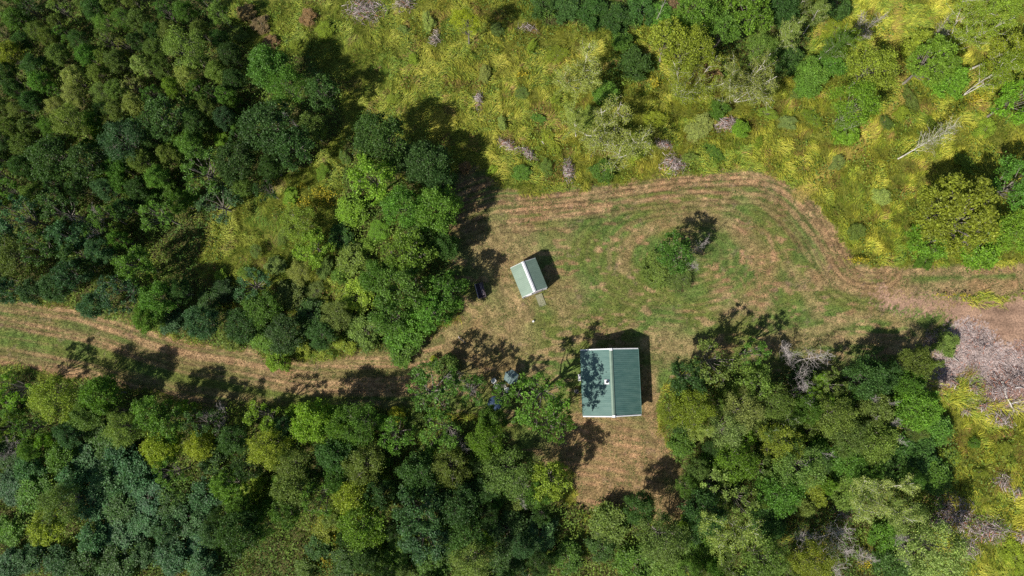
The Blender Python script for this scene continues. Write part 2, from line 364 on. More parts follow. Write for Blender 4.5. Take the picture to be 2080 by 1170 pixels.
MEADOW_C = [srgb(168, 160, 52), srgb(142, 142, 44), srgb(190, 172, 82), srgb(120, 128, 44), srgb(160, 132, 62), srgb(98, 116, 40)]
def meadow_grass():
    x, y = scatter(1250000); ok = view_ok(x, y)
    mown, dirt, sl, wood = zones(x, y)
    dens = fbm(x, y, 3.2, 201); dp_, _ = pl_dist(x, y, PATHS[0][0]); ok &= (dp_ > .8) | (rng.random(len(x)) < .3); ok &= ~mown & ~dirt & ~sl
    ok &= ~(wood & (rng.random(len(x)) > .16)); ok &= rng.random(len(x)) < .38 + .9 * dens
    x, y = x[ok], y[ok]; wood = wood[ok]; n = len(x)
    flow = fbm(x, y, 9, 211, 2) * 9 + (fbm(x, y, 1.7, 212, 2) - .5) * 6.5 + rng.normal(0, .36, n)
    tone = fbm(x, y, 4.5, 221); t2 = fbm(x, y, 1.2, 222, 2)
    px, py = WPX(x, y)
    pal = np.array(MEADOW_C); k = np.clip((tone * .9 + (t2 - .5) * .9 - .02 + rng.normal(0, .24, n)), 0, .999)
    gold = srgb(198, 190, 84); mid = srgb(160, 164, 58); grn = srgb(110, 138, 50); brn = srgb(158, 132, 80)
    c = grn + (mid - grn) * np.clip(k * 2, 0, 1)[:, None] + (gold - mid) * np.clip(k * 2 - 1, 0, 1)[:, None]
    br = (fbm(x, y, 2.0, 231) > .64) & (rng.random(n) < .6); c[br] = brn
    # right part is yellower, with sunlit brightness put into the blade colour; strip at upper left is browner and greener
    wl_ = sst(1000, 1800, px)[:, None]; c = c * (1 + wl_ * np.array([.18, .18, .05])); lf = sst(900, 700, px)[:, None]; c = c * (1 - lf * np.array([.22, .1, .05]))
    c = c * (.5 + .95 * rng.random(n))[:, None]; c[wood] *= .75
    L = rng.uniform(.4, 1.1, n) * (.7 + .6 * t2); up = np.clip(rng.normal(.42, .16, n), .12, .9)
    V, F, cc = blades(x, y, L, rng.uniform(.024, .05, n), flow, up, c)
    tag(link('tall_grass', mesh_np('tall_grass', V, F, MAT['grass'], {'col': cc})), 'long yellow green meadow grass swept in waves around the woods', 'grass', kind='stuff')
meadow_grass()

def mown_litter():
    x, y = scatter(1150000); mown, dirt, sl, wood = zones(x, y); ok = mown & view_ok(x, y, 20) & ~dirt; x, y = x[ok], y[ok]; n = len(x)
    c = albedo(x, y); c = c * (.35 + 1.4 * rng.random(n))[:, None]; tf = (fbm(x, y, .7, 77, 2) > .6) & (rng.random(n) < .6); c[tf] = srgb(74, 98, 40) * (.5 + .9 * rng.random(tf.sum()))[:, None]
    ang = rng.uniform(0, 6.28, n); L = rng.uniform(.08, .30, n) * np.where(tf, 1.3, 1)
    V, F, cc = blades(x, y, L, rng.uniform(.02, .04, n), ang, rng.uniform(.05, .7, n), c, z0=-.01)
    tag(link('mown_grass', mesh_np('mown_grass', V, F, MAT['litter'], {'col': cc})), 'short mown grass and cut straw over the clearing and track', 'grass', kind='stuff')
mown_litter()

def undergrowth():
    x, y = scatter(1200000); mown, dirt, sl, wood = zones(x, y); px, py = WPX(x, y)
    m = fbm(x, y, 2.0, 301); h = np.clip(m * 2.6 - .75, .08, 2) * np.where(wood, 1.9, .8)
    weed = m > .53
    dark_patch = (((px - 1180) / 130) ** 2 + ((py - 12) / 55) ** 2 < 1) | (((px - 1290) / 60) ** 2 + ((py - 140) / 60) ** 2 < 1)
    keep = np.where(wood, rng.random(len(x)) < .62, (weed & (rng.random(len(x)) < .24)) | (dark_patch & (rng.random(len(x)) < .6)))
    ok = keep & ~mown & ~dirt & ~sl & view_ok(x, y); x, y, h, wood, m, dp = x[ok], y[ok], h[ok], wood[ok], m[ok], dark_patch[ok]; n = len(x)
    z = h * (.35 + .65 * rng.random(n)); t = fbm(x, y, 5, 311)
    dk = srgb(76, 108, 46); lt = srgb(122, 146, 56); yl = srgb(146, 154, 54)
    k = np.clip(t * 1.8 - .4 + rng.normal(0, .12, n), 0, 1)[:, None]; c = dk + (lt - dk) * k
    yy = (~wood & ~dp) & (rng.random(n) < .35); c[yy] = yl * .85
    red = (fbm(x, y, 3, 321) > .76) & ~wood & (rng.random(n) < .4); c[red] = srgb(140, 104, 70)
    c *= (.6 + .8 * rng.random(n))[:, None]
    V, F = cards(np.stack([x, y, z], 1), rng.uniform(.06, .17, n), .7)
    tag(link('undergrowth', mesh_np('undergrowth', V, F, MAT['grass'], {'col': np.repeat(c, 4, 0)})), 'low leafy weeds and brambles under the trees and through the meadow', 'undergrowth', kind='stuff')
undergrowth()

def goldenrod():
    spots = [(655, 398, 28, 16), (640, 410, 30, 12), (470, 625, 22, 10), (505, 640, 20, 12), (490, 655, 14, 8), (1745, 528, 24, 6), (600, 425, 20, 14), (670, 1090, 28, 40), (655, 1130, 24, 30), (1020, 1118, 34, 8), (1005, 1128, 24, 8), (1985, 200, 24, 12), (1940, 600, 30, 5),
             (30, 107, 20, 18), (700, 1060, 12, 24), (1690, 980, 22, 10), (1655, 1125, 22, 26), (1760, 1140, 20, 18), (545, 370, 16, 8), (610, 375, 10, 8), (1060, 150, 10, 6), (1330, 170, 10, 10)]
    cs = []; col = []
    for (a, b, rx, ry) in spots:
        n = int(rx * ry * 1.3) + 60; px = rng.normal(a, rx * .55, n); py = rng.normal(b, ry * .55, n); x, y = PA(px, py, .9)
        cl = vnoise(x * 1.7, y * 1.7, 7) > .42; x, y = x[cl], y[cl]; n = len(x)
        cs.append(np.stack([x, y, rng.uniform(.7, 1.15, n)], 1)); c = np.where(rng.random(n)[:, None] < .55, srgb(192, 176, 50), srgb(146, 142, 50)); col.append(c * (.6 + .6 * rng.random(n))[:, None])
    c = np.concatenate(cs); V, F = cards(c, rng.uniform(.05, .13, len(c)), .5)
    tag(link('goldenrod', mesh_np('goldenrod', V, F, MAT['grass'], {'col': np.repeat(np.concatenate(col), 4, 0)})), 'yellow flowering goldenrod scattered through gaps in the brush', 'flowers', kind='stuff')
goldenrod()

# ------------------------------------------------------------------ sticks, logs and brush piles
def prisms(c, d, L, r, taper=.5):
    """n tapered four-sided sticks"""
    n = len(c); d = d / np.linalg.norm(d, axis=1)[:, None]; up = np.tile([0, 0, 1.], (n, 1)); up[np.abs(d[:, 2]) > .9] = [1, 0, 0]
    u = np.cross(d, up); u /= np.linalg.norm(u, axis=1)[:, None]; v = np.cross(d, u); V = []
    for s, rr in ((-.5, r), (.5, r * taper)):
        for a, b in ((1, 0), (0, 1), (-1, 0), (0, -1)): V.append(c + d * (L * s)[:, None] + u * (rr * a)[:, None] + v * (rr * b)[:, None])
    V = np.stack(V, 1).reshape(-1, 3); b = np.arange(n)[:, None] * 8
    F = np.concatenate([b + np.array(q) for q in ([0, 1, 5, 4], [1, 2, 6, 5], [2, 3, 7, 6], [3, 0, 4, 7], [3, 2, 1, 0], [4, 5, 6, 7])], 0)
    return V, F
def stick_cols(n, r, red=.1):
    c = np.where(r.random(n)[:, None] < .5, srgb(160, 149, 147), srgb(118, 105, 101)); c = np.where(r.random(n)[:, None] < red, srgb(150, 98, 76), c)
    return c * (.7 + .9 * r.random(n))[:, None]
def brush_pile(px, py, rx, ry, n, label, rot=0., h=.7, Lm=1.3, group='grey heaps of cut branches'):
    r = np.random.default_rng(int(px * 7 + py)); x, y = P(px, py); a, b = rx * M16, ry * M16
    q = r.normal(0, .5, (n, 2)); q /= np.maximum(1, np.hypot(q[:, 0], q[:, 1]) / 1.1)[:, None]
    lx, ly = q[:, 0] * a, q[:, 1] * b; cr, sr = math.cos(rot), math.sin(rot)
    z = h * np.clip(1 - (q ** 2).sum(1), 0, 1) * r.random(n) + .25
    c = np.stack([lx * cr - ly * sr, lx * sr + ly * cr, z], 1)
    ang = r.choice([rot + .2, rot + 1.1, rot - .7], n) + r.normal(0, .5, n)
    d = np.stack([np.cos(ang), np.sin(ang), r.normal(0, .22, n)], 1)
    L = r.uniform(.3, 1, n) * Lm; rad = r.uniform(.012, .04, n)
    V, F = prisms(c, d, L, rad); o = link('brush_pile', mesh_np('brush_pile', V, F, MAT['wood_bits'], {'col': np.repeat(stick_cols(n, r), 8, 0)}))
    o.location = (x, y, 0); tag(o, label, 'brush pile', group)
for a in [
    (742, 22, 42, 30, 420, 'large grey brush pile in the grass at top edge right of the upper left wood'),
    (822, 10, 24, 16, 130, 'small brush pile beside the large one at the top edge', .2),
    (1034, 298, 26, 9, 130, 'long narrow brush heap above the clearing, left of the pair', -.6),
    (1072, 313, 20, 9, 100, 'narrow brush heap above the clearing, right of the pair', -.7),
    (1155, 348, 12, 26, 170, 'upright heap of pale sticks touching the top edge of the clearing', .1),
    (1349, 296, 18, 8, 80, 'thin brush strip above the pale heap near the loop track', -.4),
    (1368, 334, 28, 20, 230, 'wide pale brush heap touching the loop track at the top'),
    (1478, 252, 28, 16, 260, 'round purplish grey brush heap in green shrubs above the loop'),
    (973, 205, 9, 24, 90, 'thin upright line of dead sticks in meadow left of pale birches', 0),
    (885, 80, 10, 20, 60, 'short scatter of grey sticks in the top meadow', -.2),
    (1075, 60, 22, 8, 60, 'low grey brush strip lying in the top meadow grass', -.2),
    (1990, 700, 22, 14, 60, 'small heap of grey sticks on the bare chip ground'),
    (2060, 770, 24, 20, 170, 'grey branch heap at right edge of the chip ground'),
    (2020, 790, 26, 24, 190, 'reddish grey branch heap beside the long white log'),
    (2028, 850, 14, 26, 130, 'brown branch heap below the long white log', 1.2),
    (1928, 775, 9, 16, 60, 'small stick heap at lower left corner of the chip ground', 1.),
    (1975, 790, 7, 9, 40, 'tiny round twig heap in bright grass under the chips'),
    (1957, 835, 6, 10, 34, 'tiny pale twig heap left in the lower right grass', 1.5),
    (1993, 826, 10, 6, 40, 'tiny pinkish twig heap right of the other tiny ones', .5),
    (1935, 1045, 40, 40, 520, 'tall part of lower right slash, crossed grey branches'),
    (2000, 1075, 46, 24, 420, 'right arm of the lower right slash heap'),
    (1965, 1110, 24, 20, 170, 'bottom tip of the lower right slash heap', -.8),
    (1905, 1062, 20, 14, 110, 'left arm of the lower right slash heap', -.5),
    (2033, 975, 16, 16, 90, 'small bundle of pale branches in grass near right edge', 1.8),
    (2060, 1000, 14, 10, 50, 'small grey stick heap at right edge below the pale bundle'),
    (2070, 1085, 16, 14, 80, 'grey stick heap at right edge beside the big slash', .3),
    (1710, 1040, 22, 16, 110, 'dark brush heap in a shaded gap of the right wood'),
    (452, 960, 16, 18, 80, 'grey dead twigs heaped between crowns in the lower left wood', 1.2),
    (340, 965, 8, 8, 30, 'small twig heap in the blue green thicket'),
    (1335, 545, 12, 7, 60, 'bleached twig heap at left foot of the island tree', -.5),
]: brush_pile(*a)

def debris():
    n = 30000; x, y = scatter(700000); mown, dirt, sl, wood = zones(x, y); ok = sl & view_ok(x, y, 30); x, y = x[ok][:n], y[ok][:n]; n = len(x)
    ang = rng.uniform(0, 3.14, n); d = np.stack([np.cos(ang), np.sin(ang), rng.normal(0, .12, n)], 1)
    V, F = prisms(np.stack([x, y, rng.uniform(.0, .14, n)], 1), d, rng.uniform(.1, .7, n) ** 1.4, rng.uniform(.01, .026, n))
    tag(link('wood_debris', mesh_np('wood_debris', V, F, MAT['wood_bits'], {'col': np.repeat(stick_cols(n, rng, .14) * rng.uniform(.75, 1.6, (n, 1)), 8, 0)})), 'grey chips and twigs strewn over the bare ground at the right', 'wood chips', kind='stuff')
debris()

class Tubes:
    def __init__(s): s.V = []; s.F = []; s.n = 0
    def add(s, pts, rad, k=6):
        pts = np.array(pts, float); rad = np.array(rad, float); m = len(pts)
        t = np.gradient(pts, axis=0); t /= np.linalg.norm(t, axis=1)[:, None] + 1e-9
        ref = np.array([0, 0, 1.]) if abs(t[0, 2]) < .9 else np.array([1., 0, 0])
        u = np.cross(t, ref); u /= np.linalg.norm(u, axis=1)[:, None] + 1e-9; v = np.cross(t, u)
        a = np.arange(k) * 2 * np.pi / k
        ring = pts[:, None] + rad[:, None, None] * (np.cos(a)[None, :, None] * u[:, None] + np.sin(a)[None, :, None] * v[:, None])
        s.V.append(ring.reshape(-1, 3)); i, j = np.meshgrid(np.arange(m - 1), np.arange(k), indexing='ij'); j2 = (j + 1) % k
        s.F.append((np.stack([i * k + j, i * k + j2, (i + 1) * k + j2, (i + 1) * k + j], -1) + s.n).reshape(-1, 4)); s.n += m * k
        if k == 6:
            for base in (0, (m - 1) * k): s.F.append(np.array([[base, base + 1, base + 2, base + 3], [base, base + 3, base + 4, base + 5]]) + s.n - m * k)
    def mesh(s, name, mat): return mesh_np(name, np.concatenate(s.V), np.concatenate(s.F), mat, None, True)
def bend(p0, d, L, n, r, curl=.15, lift=0.):
    pts = [np.array(p0, float)]; d = np.array(d, float); d /= np.linalg.norm(d)
    for i in range(n):
        d = d + r.normal(0, curl, 3); d[2] += lift; d /= np.linalg.norm(d); pts.append(pts[-1] + d * L / n)
    return pts, d
def fallen_log(pix, rad, label, mat='birch', z=.25, stubs=3):
    pts = [P(a, b, z) for a, b in pix]; x0, y0 = pts[0]; r = random.Random(int(pix[0][0]))
    dense = []
    for (a, b), (c, d) in zip(pts[:-1], pts[1:]):
        for k in range(4): t = k / 4; dense.append((a + (c - a) * t - x0 + r.gauss(0, .04), b + (d - b) * t - y0 + r.gauss(0, .04)))
    dense.append((pts[-1][0] - x0, pts[-1][1] - y0)); n = len(dense)
    T = Tubes(); T.add([(a, b, .18 + .12 * math.sin(i)) for i, (a, b) in enumerate(dense)], [rad * (1 - .6 * i / n) for i in range(n)], 6)
    rr = np.random.default_rng(int(pix[0][0]))
    for k in range(stubs):
        i = rr.integers(1, n - 1); q = dense[i]; a = rr.uniform(0, 6.28); p, _ = bend((q[0], q[1], .2), (math.cos(a), math.sin(a), .5), rr.uniform(.5, 1.3), 3, rr); T.add(p, np.linspace(rad * .4, rad * .12, len(p)), 6)
    o = link('fallen_log', T.mesh('fallen_log', MAT[mat])); o.location = (x0, y0, 0 if z < .5 else 0); tag(o, label, 'log', 'fallen logs and limbs'); return o
fallen_log([(2036, 775), (2045, 800), (2055, 828)], .16, 'long straight white log on the reddish slash at right edge')
fallen_log([(672, 693), (692, 692)], .1, 'short white log on the wood edge above the grass track', 'birch', stubs=0)
fallen_log([(1206, 1060), (1225, 1063), (1242, 1070), (1260, 1078)], .13, 'curved white limb lying on olive brush below the yard', stubs=1)
fallen_log([(2062, 787), (2080, 787)], .14, 'grey log at the right edge level with the white one', 'dead', stubs=0)
fallen_log([(930, 683), (945, 697)], .06, 'thin pale branch on brown ground left of the clearing', 'dead', stubs=1)
fallen_log([(1100, 287), (1108, 297)], .09, 'short grey log among grass above the clearing', 'dead', stubs=0)
fallen_log([(2021, 765), (2030, 785)], .07, 'thin stick just left of the long white log', 'birch', stubs=0)
fallen_log([(1925, 718), (1950, 735)], .07, 'pale pole slanting across upper chip ground', 'birch', stubs=1)

# ------------------------------------------------------------------ tree prototypes (unit: 10 m tall, 3.2 m crown radius)
def leafy_proto(seed, nl=15, ncl=11, nleaf=42, lr=(.30, .46), crad=.42, ls=(.10, .19), flat=.55, zc=6.3, rz=3.3, R=3.2, Hh=10., low=-.45, stems=1, warm=.25):
    r = np.random.default_rng(seed); T = Tubes(); cs = []
    tp, _ = bend((0, 0, -.1), (r.normal(0, .05), r.normal(0, .05), 1), Hh * .82, 6, r, .04)
    T.add(tp, np.linspace(.19, .04, len(tp)), 6); tp = np.array(tp)
    for i in range(nl):
        u = 1 - (i + .5) / nl * (1 - low); ph = i * 2.39996 + r.uniform(-.5, .5); u = np.clip(u + r.uniform(-.12, .12), low, .98); q = math.sqrt(1 - u * u)
        ext = r.uniform(.55, .80); lc = np.array([math.cos(ph) * q * R * ext, math.sin(ph) * q * R * ext, zc + u * rz * r.uniform(.58, .78)])
        k = min(len(tp) - 2, max(1, int((lc[2] / Hh) * len(tp) * .62))); b0 = tp[k]
        mid = (b0 + lc) / 2 + np.array([0, 0, -.25]) + r.normal(0, .15, 3); T.add([b0, mid, lc], [.085, .055, .03], 5)
        rl = R * r.uniform(*lr)
        nc = max(4, int(ncl * (rl / (R * .38)) ** 2))
        d = r.normal(size=(nc, 3)); out = (lc - np.array([0, 0, zc - 1])); out /= np.linalg.norm(out); d += out * .55 + np.array([0, 0, .45]); d /= np.linalg.norm(d, axis=1)[:, None]
        cc = lc + d * rl * r.uniform(.55, 1.0, (nc, 1)) * np.array([1, 1, .8])
        for c in cc[:6]: T.add([lc, (lc + c) / 2 + r.normal(0, .06, 3), c], [.025, .018, .01], 3)
        cs.append(cc)
    cc = np.concatenate(cs); m = len(cc); nf = r.integers(int(nleaf * .6), int(nleaf * 1.4), m)
    idx = np.repeat(np.arange(m), nf); n = len(idx)
    off = r.normal(size=(n, 3)); off /= np.linalg.norm(off, axis=1)[:, None]; off *= (r.random(n) ** .45)[:, None] * crad * r.uniform(.7, 1.3, m)[idx][:, None]; off[:, 2] *= flat; far = r.random(n) < .16; off[far] *= 1.75
    c = cc[idx] + off
    V, F = cards(c, r.uniform(ls[0], ls[1], n), .55, .6, r)
    ctone = r.uniform(.78, 1.22, m)[idx]; tint = ctone * r.uniform(.5, 1.5, n); wm = np.clip(r.uniform(0, warm, m)[idx] + r.uniform(0, warm, n), 0, 1)
    A = np.repeat(np.stack([tint, wm, tint * 0], 1), 4, 0)
    return mesh_np('crown', V, F, MAT['leaf'], {'tint': A}), T.mesh('trunk', MAT['bark'])
PRO = {
    'dense': [leafy_proto(s, 26, 15, 52, lr=(.24, .40), crad=.5, ls=(.065, .14), flat=.7) for s in (1, 2, 3, 4, 5)],
    'lobed': [leafy_proto(s, 19, 14, 48, lr=(.2, .38), crad=.44, ls=(.075, .155), flat=.65, warm=.2) for s in (11, 12, 13, 14, 15)],
    'fine': [leafy_proto(s, 20, 15, 52, lr=(.24, .38), crad=.55, ls=(.055, .11), flat=.8, warm=.22) for s in (21, 22, 23)],
    'bush': [leafy_proto(s, 14, 12, 40, lr=(.3, .5), crad=.62, ls=(.11, .22), zc=4.2, rz=5.4, low=-.55, warm=.3) for s in (31, 32, 33)],
}
def sparse_proto(seed, stems=1, leaf=2600, spread=.35, R=3.2, Hh=10., leaned=.1, mat='birch', rad=.13, nbr=20, sub=6, ls=(.045, .095), curl=.13):
    """pale trunk(s), thin ascending branches, few small leaves"""
    r = np.random.default_rng(seed); T = Tubes(); tips = []
    for s in range(stems):
        a = s * 6.28 / max(1, stems) + r.uniform(0, 1); sp = spread if stems > 1 else leaned
        p, _ = bend((0, 0, -.1), (math.cos(a) * sp, math.sin(a) * sp, 1), Hh * r.uniform(.85, 1.), 9, r, .045, .01)
        rr = rad * (1 if stems == 1 else .75); T.add(p, np.linspace(rr, .02, len(p)), 6); p = np.array(p)
        nb = int(nbr / (1 + .35 * (stems - 1)))
        for b in range(nb):
            f = .28 + .68 * (b + r.random()) / nb; k = f * (len(p) - 1); i = int(k); b0 = p[i] + (p[min(i + 1, len(p) - 1)] - p[i]) * (k - i)
            ph = b * 2.4 + r.uniform(-.4, .4); L = R * (1.15 - .75 * f) * r.uniform(.7, 1.1)
            q, dd = bend(b0, (math.cos(ph), math.sin(ph), .75), L, 6, r, curl, .03); T.add(q, np.linspace(.03, .010, len(q)), 4); q = np.array(q)
            for c in range(sub):
                j = 1 + r.integers(0, len(q) - 1); s0 = q[j - 1] + (q[j] - q[j - 1]) * r.random(); dv = dd + r.normal(0, .65, 3); dv[2] = abs(dv[2]) * .7 + .1
                q2, _ = bend(s0, dv, L * r.uniform(.25, .5), 3, r, curl * 1.3); T.add(q2, np.linspace(.014, .006, len(q2)), 3); tips += list(np.array(q2)[1:])
            tips += list(q[2:])
    tw = T.mesh('trunk', MAT[mat])
    if not leaf: return None, tw
    tips = np.array(tips); idx = r.integers(0, len(tips), leaf); c = tips[idx] + r.normal(0, .17, (leaf, 3))
    V, F = cards(c, r.uniform(ls[0], ls[1], leaf), .4, .6, r); tint = r.uniform(.7, 1.4, leaf); wm = r.uniform(0, .6, leaf)
    return mesh_np('crown', V, F, MAT['leaf'], {'tint': np.repeat(np.stack([tint, wm, tint * 0], 1), 4, 0)}), tw
PRO['loose'] = [leafy_proto(s, 13, 11, 40, lr=(.2, .36), crad=.36, ls=(.075, .15), flat=.6, warm=.2) for s in (91, 92, 93)]
PRO['broad'] = [leafy_proto(81, 46, 30, 40, lr=(.17, .27), crad=.3, ls=(.06, .12), flat=.65), leafy_proto(82, 44, 30, 40, lr=(.17, .27), crad=.3, ls=(.06, .12))]
PRO['birch'] = [sparse_proto(41, 1, 10000), sparse_proto(42, 3, 11000, .3, rad=.09), sparse_proto(43, 2, 10000, .16, rad=.12)]
PRO['pole'] = [sparse_proto(51, 1, 1500, nbr=44, sub=6, rad=.14), sparse_proto(52, 1, 700, nbr=26, sub=3, rad=.14)]
PRO['fan'] = [sparse_proto(61, 5, 13000, .36, sub=7, rad=.085, nbr=26), sparse_proto(62, 4, 13000, .4, sub=7, rad=.09, nbr=26)]
PRO['dead'] = [sparse_proto(71, 3, 0, .5, mat='dead', rad=.07, nbr=46, sub=9, curl=.3), sparse_proto(72, 2, 0, .4, mat='dead', rad=.075, nbr=40, sub=9, curl=.3), sparse_proto(73, 1, 0, leaned=.25, mat='birch', rad=.14, nbr=12, sub=4, curl=.2)]
COLS = {'D': (62, 94, 42), 'B': (66, 100, 60), 'G': (84, 122, 44), 'Y': (122, 142, 46), 'O': (100, 124, 56), 'L': (102, 138, 42), 'X': (160, 168, 52), 'R': (134, 118, 86), 'K': (50, 76, 38), 'T': (68, 106, 66), 'W': (130, 148, 78)}
WORD = {'D': 'dark green', 'B': 'bluish green', 'G': 'mid green', 'Y': 'yellow-green', 'O': 'greyish olive', 'L': 'bright lime', 'X': 'golden yellow', 'R': 'reddish brown', 'K': 'blackish green', 'T': 'blue-grey green', 'W': 'pale sage'}
KIND = {'dense': ('broadleaf_tree', 'tree'), 'lobed': ('broadleaf_tree', 'tree'), 'fine': ('feathery_tree', 'tree'), 'broad': ('broadleaf_tree', 'tree'), 'loose': ('broadleaf_tree', 'tree'), 'bush': ('shrub', 'shrub'), 'birch': ('birch_tree', 'tree'), 'pole': ('birch_tree', 'tree'), 'fan': ('birch_tree', 'tree'), 'dead': ('dead_tree', 'tree')}
rt = random.Random(5); CNT = {}; TREES = []
def tree(px, py, rpx, col, kind='dense', region='', label=None, H=None, base=False, var=None, group=None, sx=1.0, rot=None):
    if region in (A_, B_, C_, D_) and rpx > 24: rpx *= .9
    if region in (A_, B_) and 430 < px < 735 and py > 390 and H is None: H = (1.0 if kind == 'bush' else 2.0) + (.8 if kind == 'bush' else 1.3) * rpx * M16
    if region == D_ and kind in ('dense', 'lobed') and rt.random() < .38: kind = rt.choice(['fine', 'birch', 'loose']); col = {'D': 'O', 'G': 'W'}.get(col, col)
    if region in (C_, D_, A_) and kind == 'lobed' and rt.random() < .35: kind = 'loose'
    R = rpx * M16
    if H is None: H = {'bush': 1.0 + 1.0 * R, 'dead': 2 + 1.8 * R, 'birch': 4 + 2.1 * R, 'pole': 10, 'fan': 3.5 + 1.7 * R}.get(kind, min(12.5, 3.0 + 2.1 * R)) * rt.uniform(.92, 1.08)
    x, y = P(px, py, 0 if base else H * (.5 if kind in ('bush', 'dead') else .63))
    TREES.append(dict(px=px, py=py, r=rpx, col=col, kind=kind, region=region, label=label, H=H, R=R, x=x, y=y, var=var, group=group, sx=sx, rot=rot))
def build_trees():
    # look, wood and place in the picture give every look-alike its own label
    used = set()
    for t in TREES:
        if t['label']: continue
        size = 'large ' if t['r'] > 52 else ('small ' if t['r'] < 26 else '')
        noun = {'bush': 'shrub', 'birch': 'birch', 'fan': 'birch', 'pole': 'birch', 'dead': 'bare tree', 'fine': 'feathery tree', 'loose': 'airy crown'}.get(t['kind'], 'crown')
        u, v = t['px'] / 20.8, t['py'] / 11.7
        for nd in (0, 1):
            a = 'at left edge' if u < .5 else ('at right edge' if u > 99.5 else '%.*f%% across' % (nd, u))
            b = 'at the top' if v < .5 else ('at the bottom' if v > 99.5 else '%.*f%% down' % (nd, v))
            lb = '%s%s %s in %s, %s, %s' % (size, WORD[t['col']], noun, t['region'], a, b)
            if lb not in used: break
        used.add(lb); t['label'] = lb
    for t in TREES:
        k = t['kind']; name, cat = KIND[k]; pr = PRO[k]; v = t['var'] if t['var'] is not None else rt.randrange(len(pr)); crown, trunk = pr[v % len(pr)]
        o = empty(name, (t['x'], t['y'], 0), t['rot'] if t['rot'] is not None else rt.uniform(0, 6.28))
        s = t['R'] / 3.2; o.scale = (s * t['sx'], s / t['sx'], t['H'] / 10)
        tag(o, t['label'], cat, t['group'] or ('trees and shrubs of ' + t['region'] if t['region'] else None))
        if crown:
            c = link('crown', crown, o); b = srgb(*COLS[t['col']]) * 1.1 * rt.uniform(.8, 1.22) * np.array([rt.uniform(.9, 1.12), 1, rt.uniform(.85, 1.15)])
            c.color = (*[float(q) for q in b], 1)
        link('trunk', trunk, o)

A_ = 'the upper left wood'; B_ = 'the wood beside the shed'; C_ = 'the lower wood'; D_ = 'the right wood'; E_ = 'the top right grove'
for q in [(376, 99, 48, 'O', 'fine'), (352, 178, 20, 'L'), (548, 140, 50, 'G'), (585, 175, 46, 'G', 'fine'), (655, 190, 42, 'D', 'lobed'), (545, 262, 60, 'D'), (600, 300, 48, 'D', 'lobed'),
          (632, 262, 34, 'O'), (335, 240, 52, 'D', 'lobed'), (252, 285, 50, 'B', 'fine'), (108, 322, 52, 'D'), (175, 330, 46, 'D', 'lobed'), (410, 345, 55, 'G', 'lobed'), (480, 330, 45, 'D'), (145, 248, 40, 'O', 'fine'),
          (20, 110, 28, 'Y'), (320, 438, 44, 'G', 'lobed'), (212, 440, 36, 'G', 'lobed'), (445, 415, 50, 'B', 'lobed'), (35, 440, 50, 'B', 'lobed'), (120, 425, 46, 'D', 'lobed'), (137, 484, 42, 'B', 'lobed'), (80, 503, 44, 'D', 'lobed'), (25, 522, 44, 'O', 'fine'),
          (160, 520, 40, 'D', 'lobed'), (205, 512, 30, 'B'), (147, 560, 40, 'B', 'lobed'), (275, 540, 46, 'G', 'lobed'), (115, 585, 34, 'B'), (240, 592, 50, 'B', 'lobed'), (323, 610, 40, 'G'), (366, 592, 28, 'D'), (300, 648, 30, 'G'),
          (410, 655, 38, 'B'), (347, 650, 30, 'B', 'bush'), (513, 580, 48, 'B', 'lobed'), (530, 625, 42, 'G'), (580, 680, 44, 'D'), (535, 690, 28, 'G', 'bush'), (650, 680, 34, 'D'), (490, 662, 40, 'D'), (427, 612, 30, 'D', 'bush'), (15, 590, 36, 'B', 'lobed'), (70, 595, 30, 'B'),
          (190, 620, 30, 'B'), (470, 690, 22, 'O', 'bush'), (685, 640, 36, 'O', 'fine'), (455, 590, 26, 'K', 'bush'), (590, 600, 34, 'O', 'bush'), (630, 640, 34, 'D', 'bush')]:
    tree(*q[:4], kind=q[4] if len(q) > 4 else 'dense', region=A_)
tree(565, 735, 26, 'L', 'bush', A_, 'lone lime green bush spilling onto the grass track from its upper edge', H=4)
tree(0, 480, 45, 'B', 'lobed', A_); tree(-20, 560, 40, 'B', 'lobed', A_)
for q in [(775, 278, 58, 'D', 'dense'), (755, 362, 55, 'L', 'lobed'), (868, 330, 50, 'D', 'dense'), (825, 330, 40, 'D', 'bush'), (886, 425, 52, 'G', 'dense'), (820, 420, 48, 'G', 'dense'), (834, 515, 58, 'L', 'lobed'), (822, 585, 60, 'G', 'lobed'),
          (910, 592, 48, 'G', 'lobed'), (724, 600, 38, 'Y', 'bush'), (790, 640, 46, 'G', 'lobed'), (875, 632, 48, 'G', 'lobed'), (741, 672, 40, 'O', 'bush'), (820, 680, 42, 'G', 'bush'), (818, 716, 32, 'G', 'bush'), (765, 560, 38, 'G', 'dense'),
          (715, 530, 36, 'O', 'bush'), (715, 430, 36, 'L', 'bush'), (608, 455, 44, 'Y', 'fine'), (635, 502, 44, 'L', 'lobed'), (608, 552, 28, 'W', 'fine'), (905, 500, 32, 'D', 'dense'), (690, 480, 30, 'D', 'bush'), (895, 365, 36, 'D', 'dense'), (860, 470, 30, 'D', 'bush')]:
    tree(*q, region=B_)
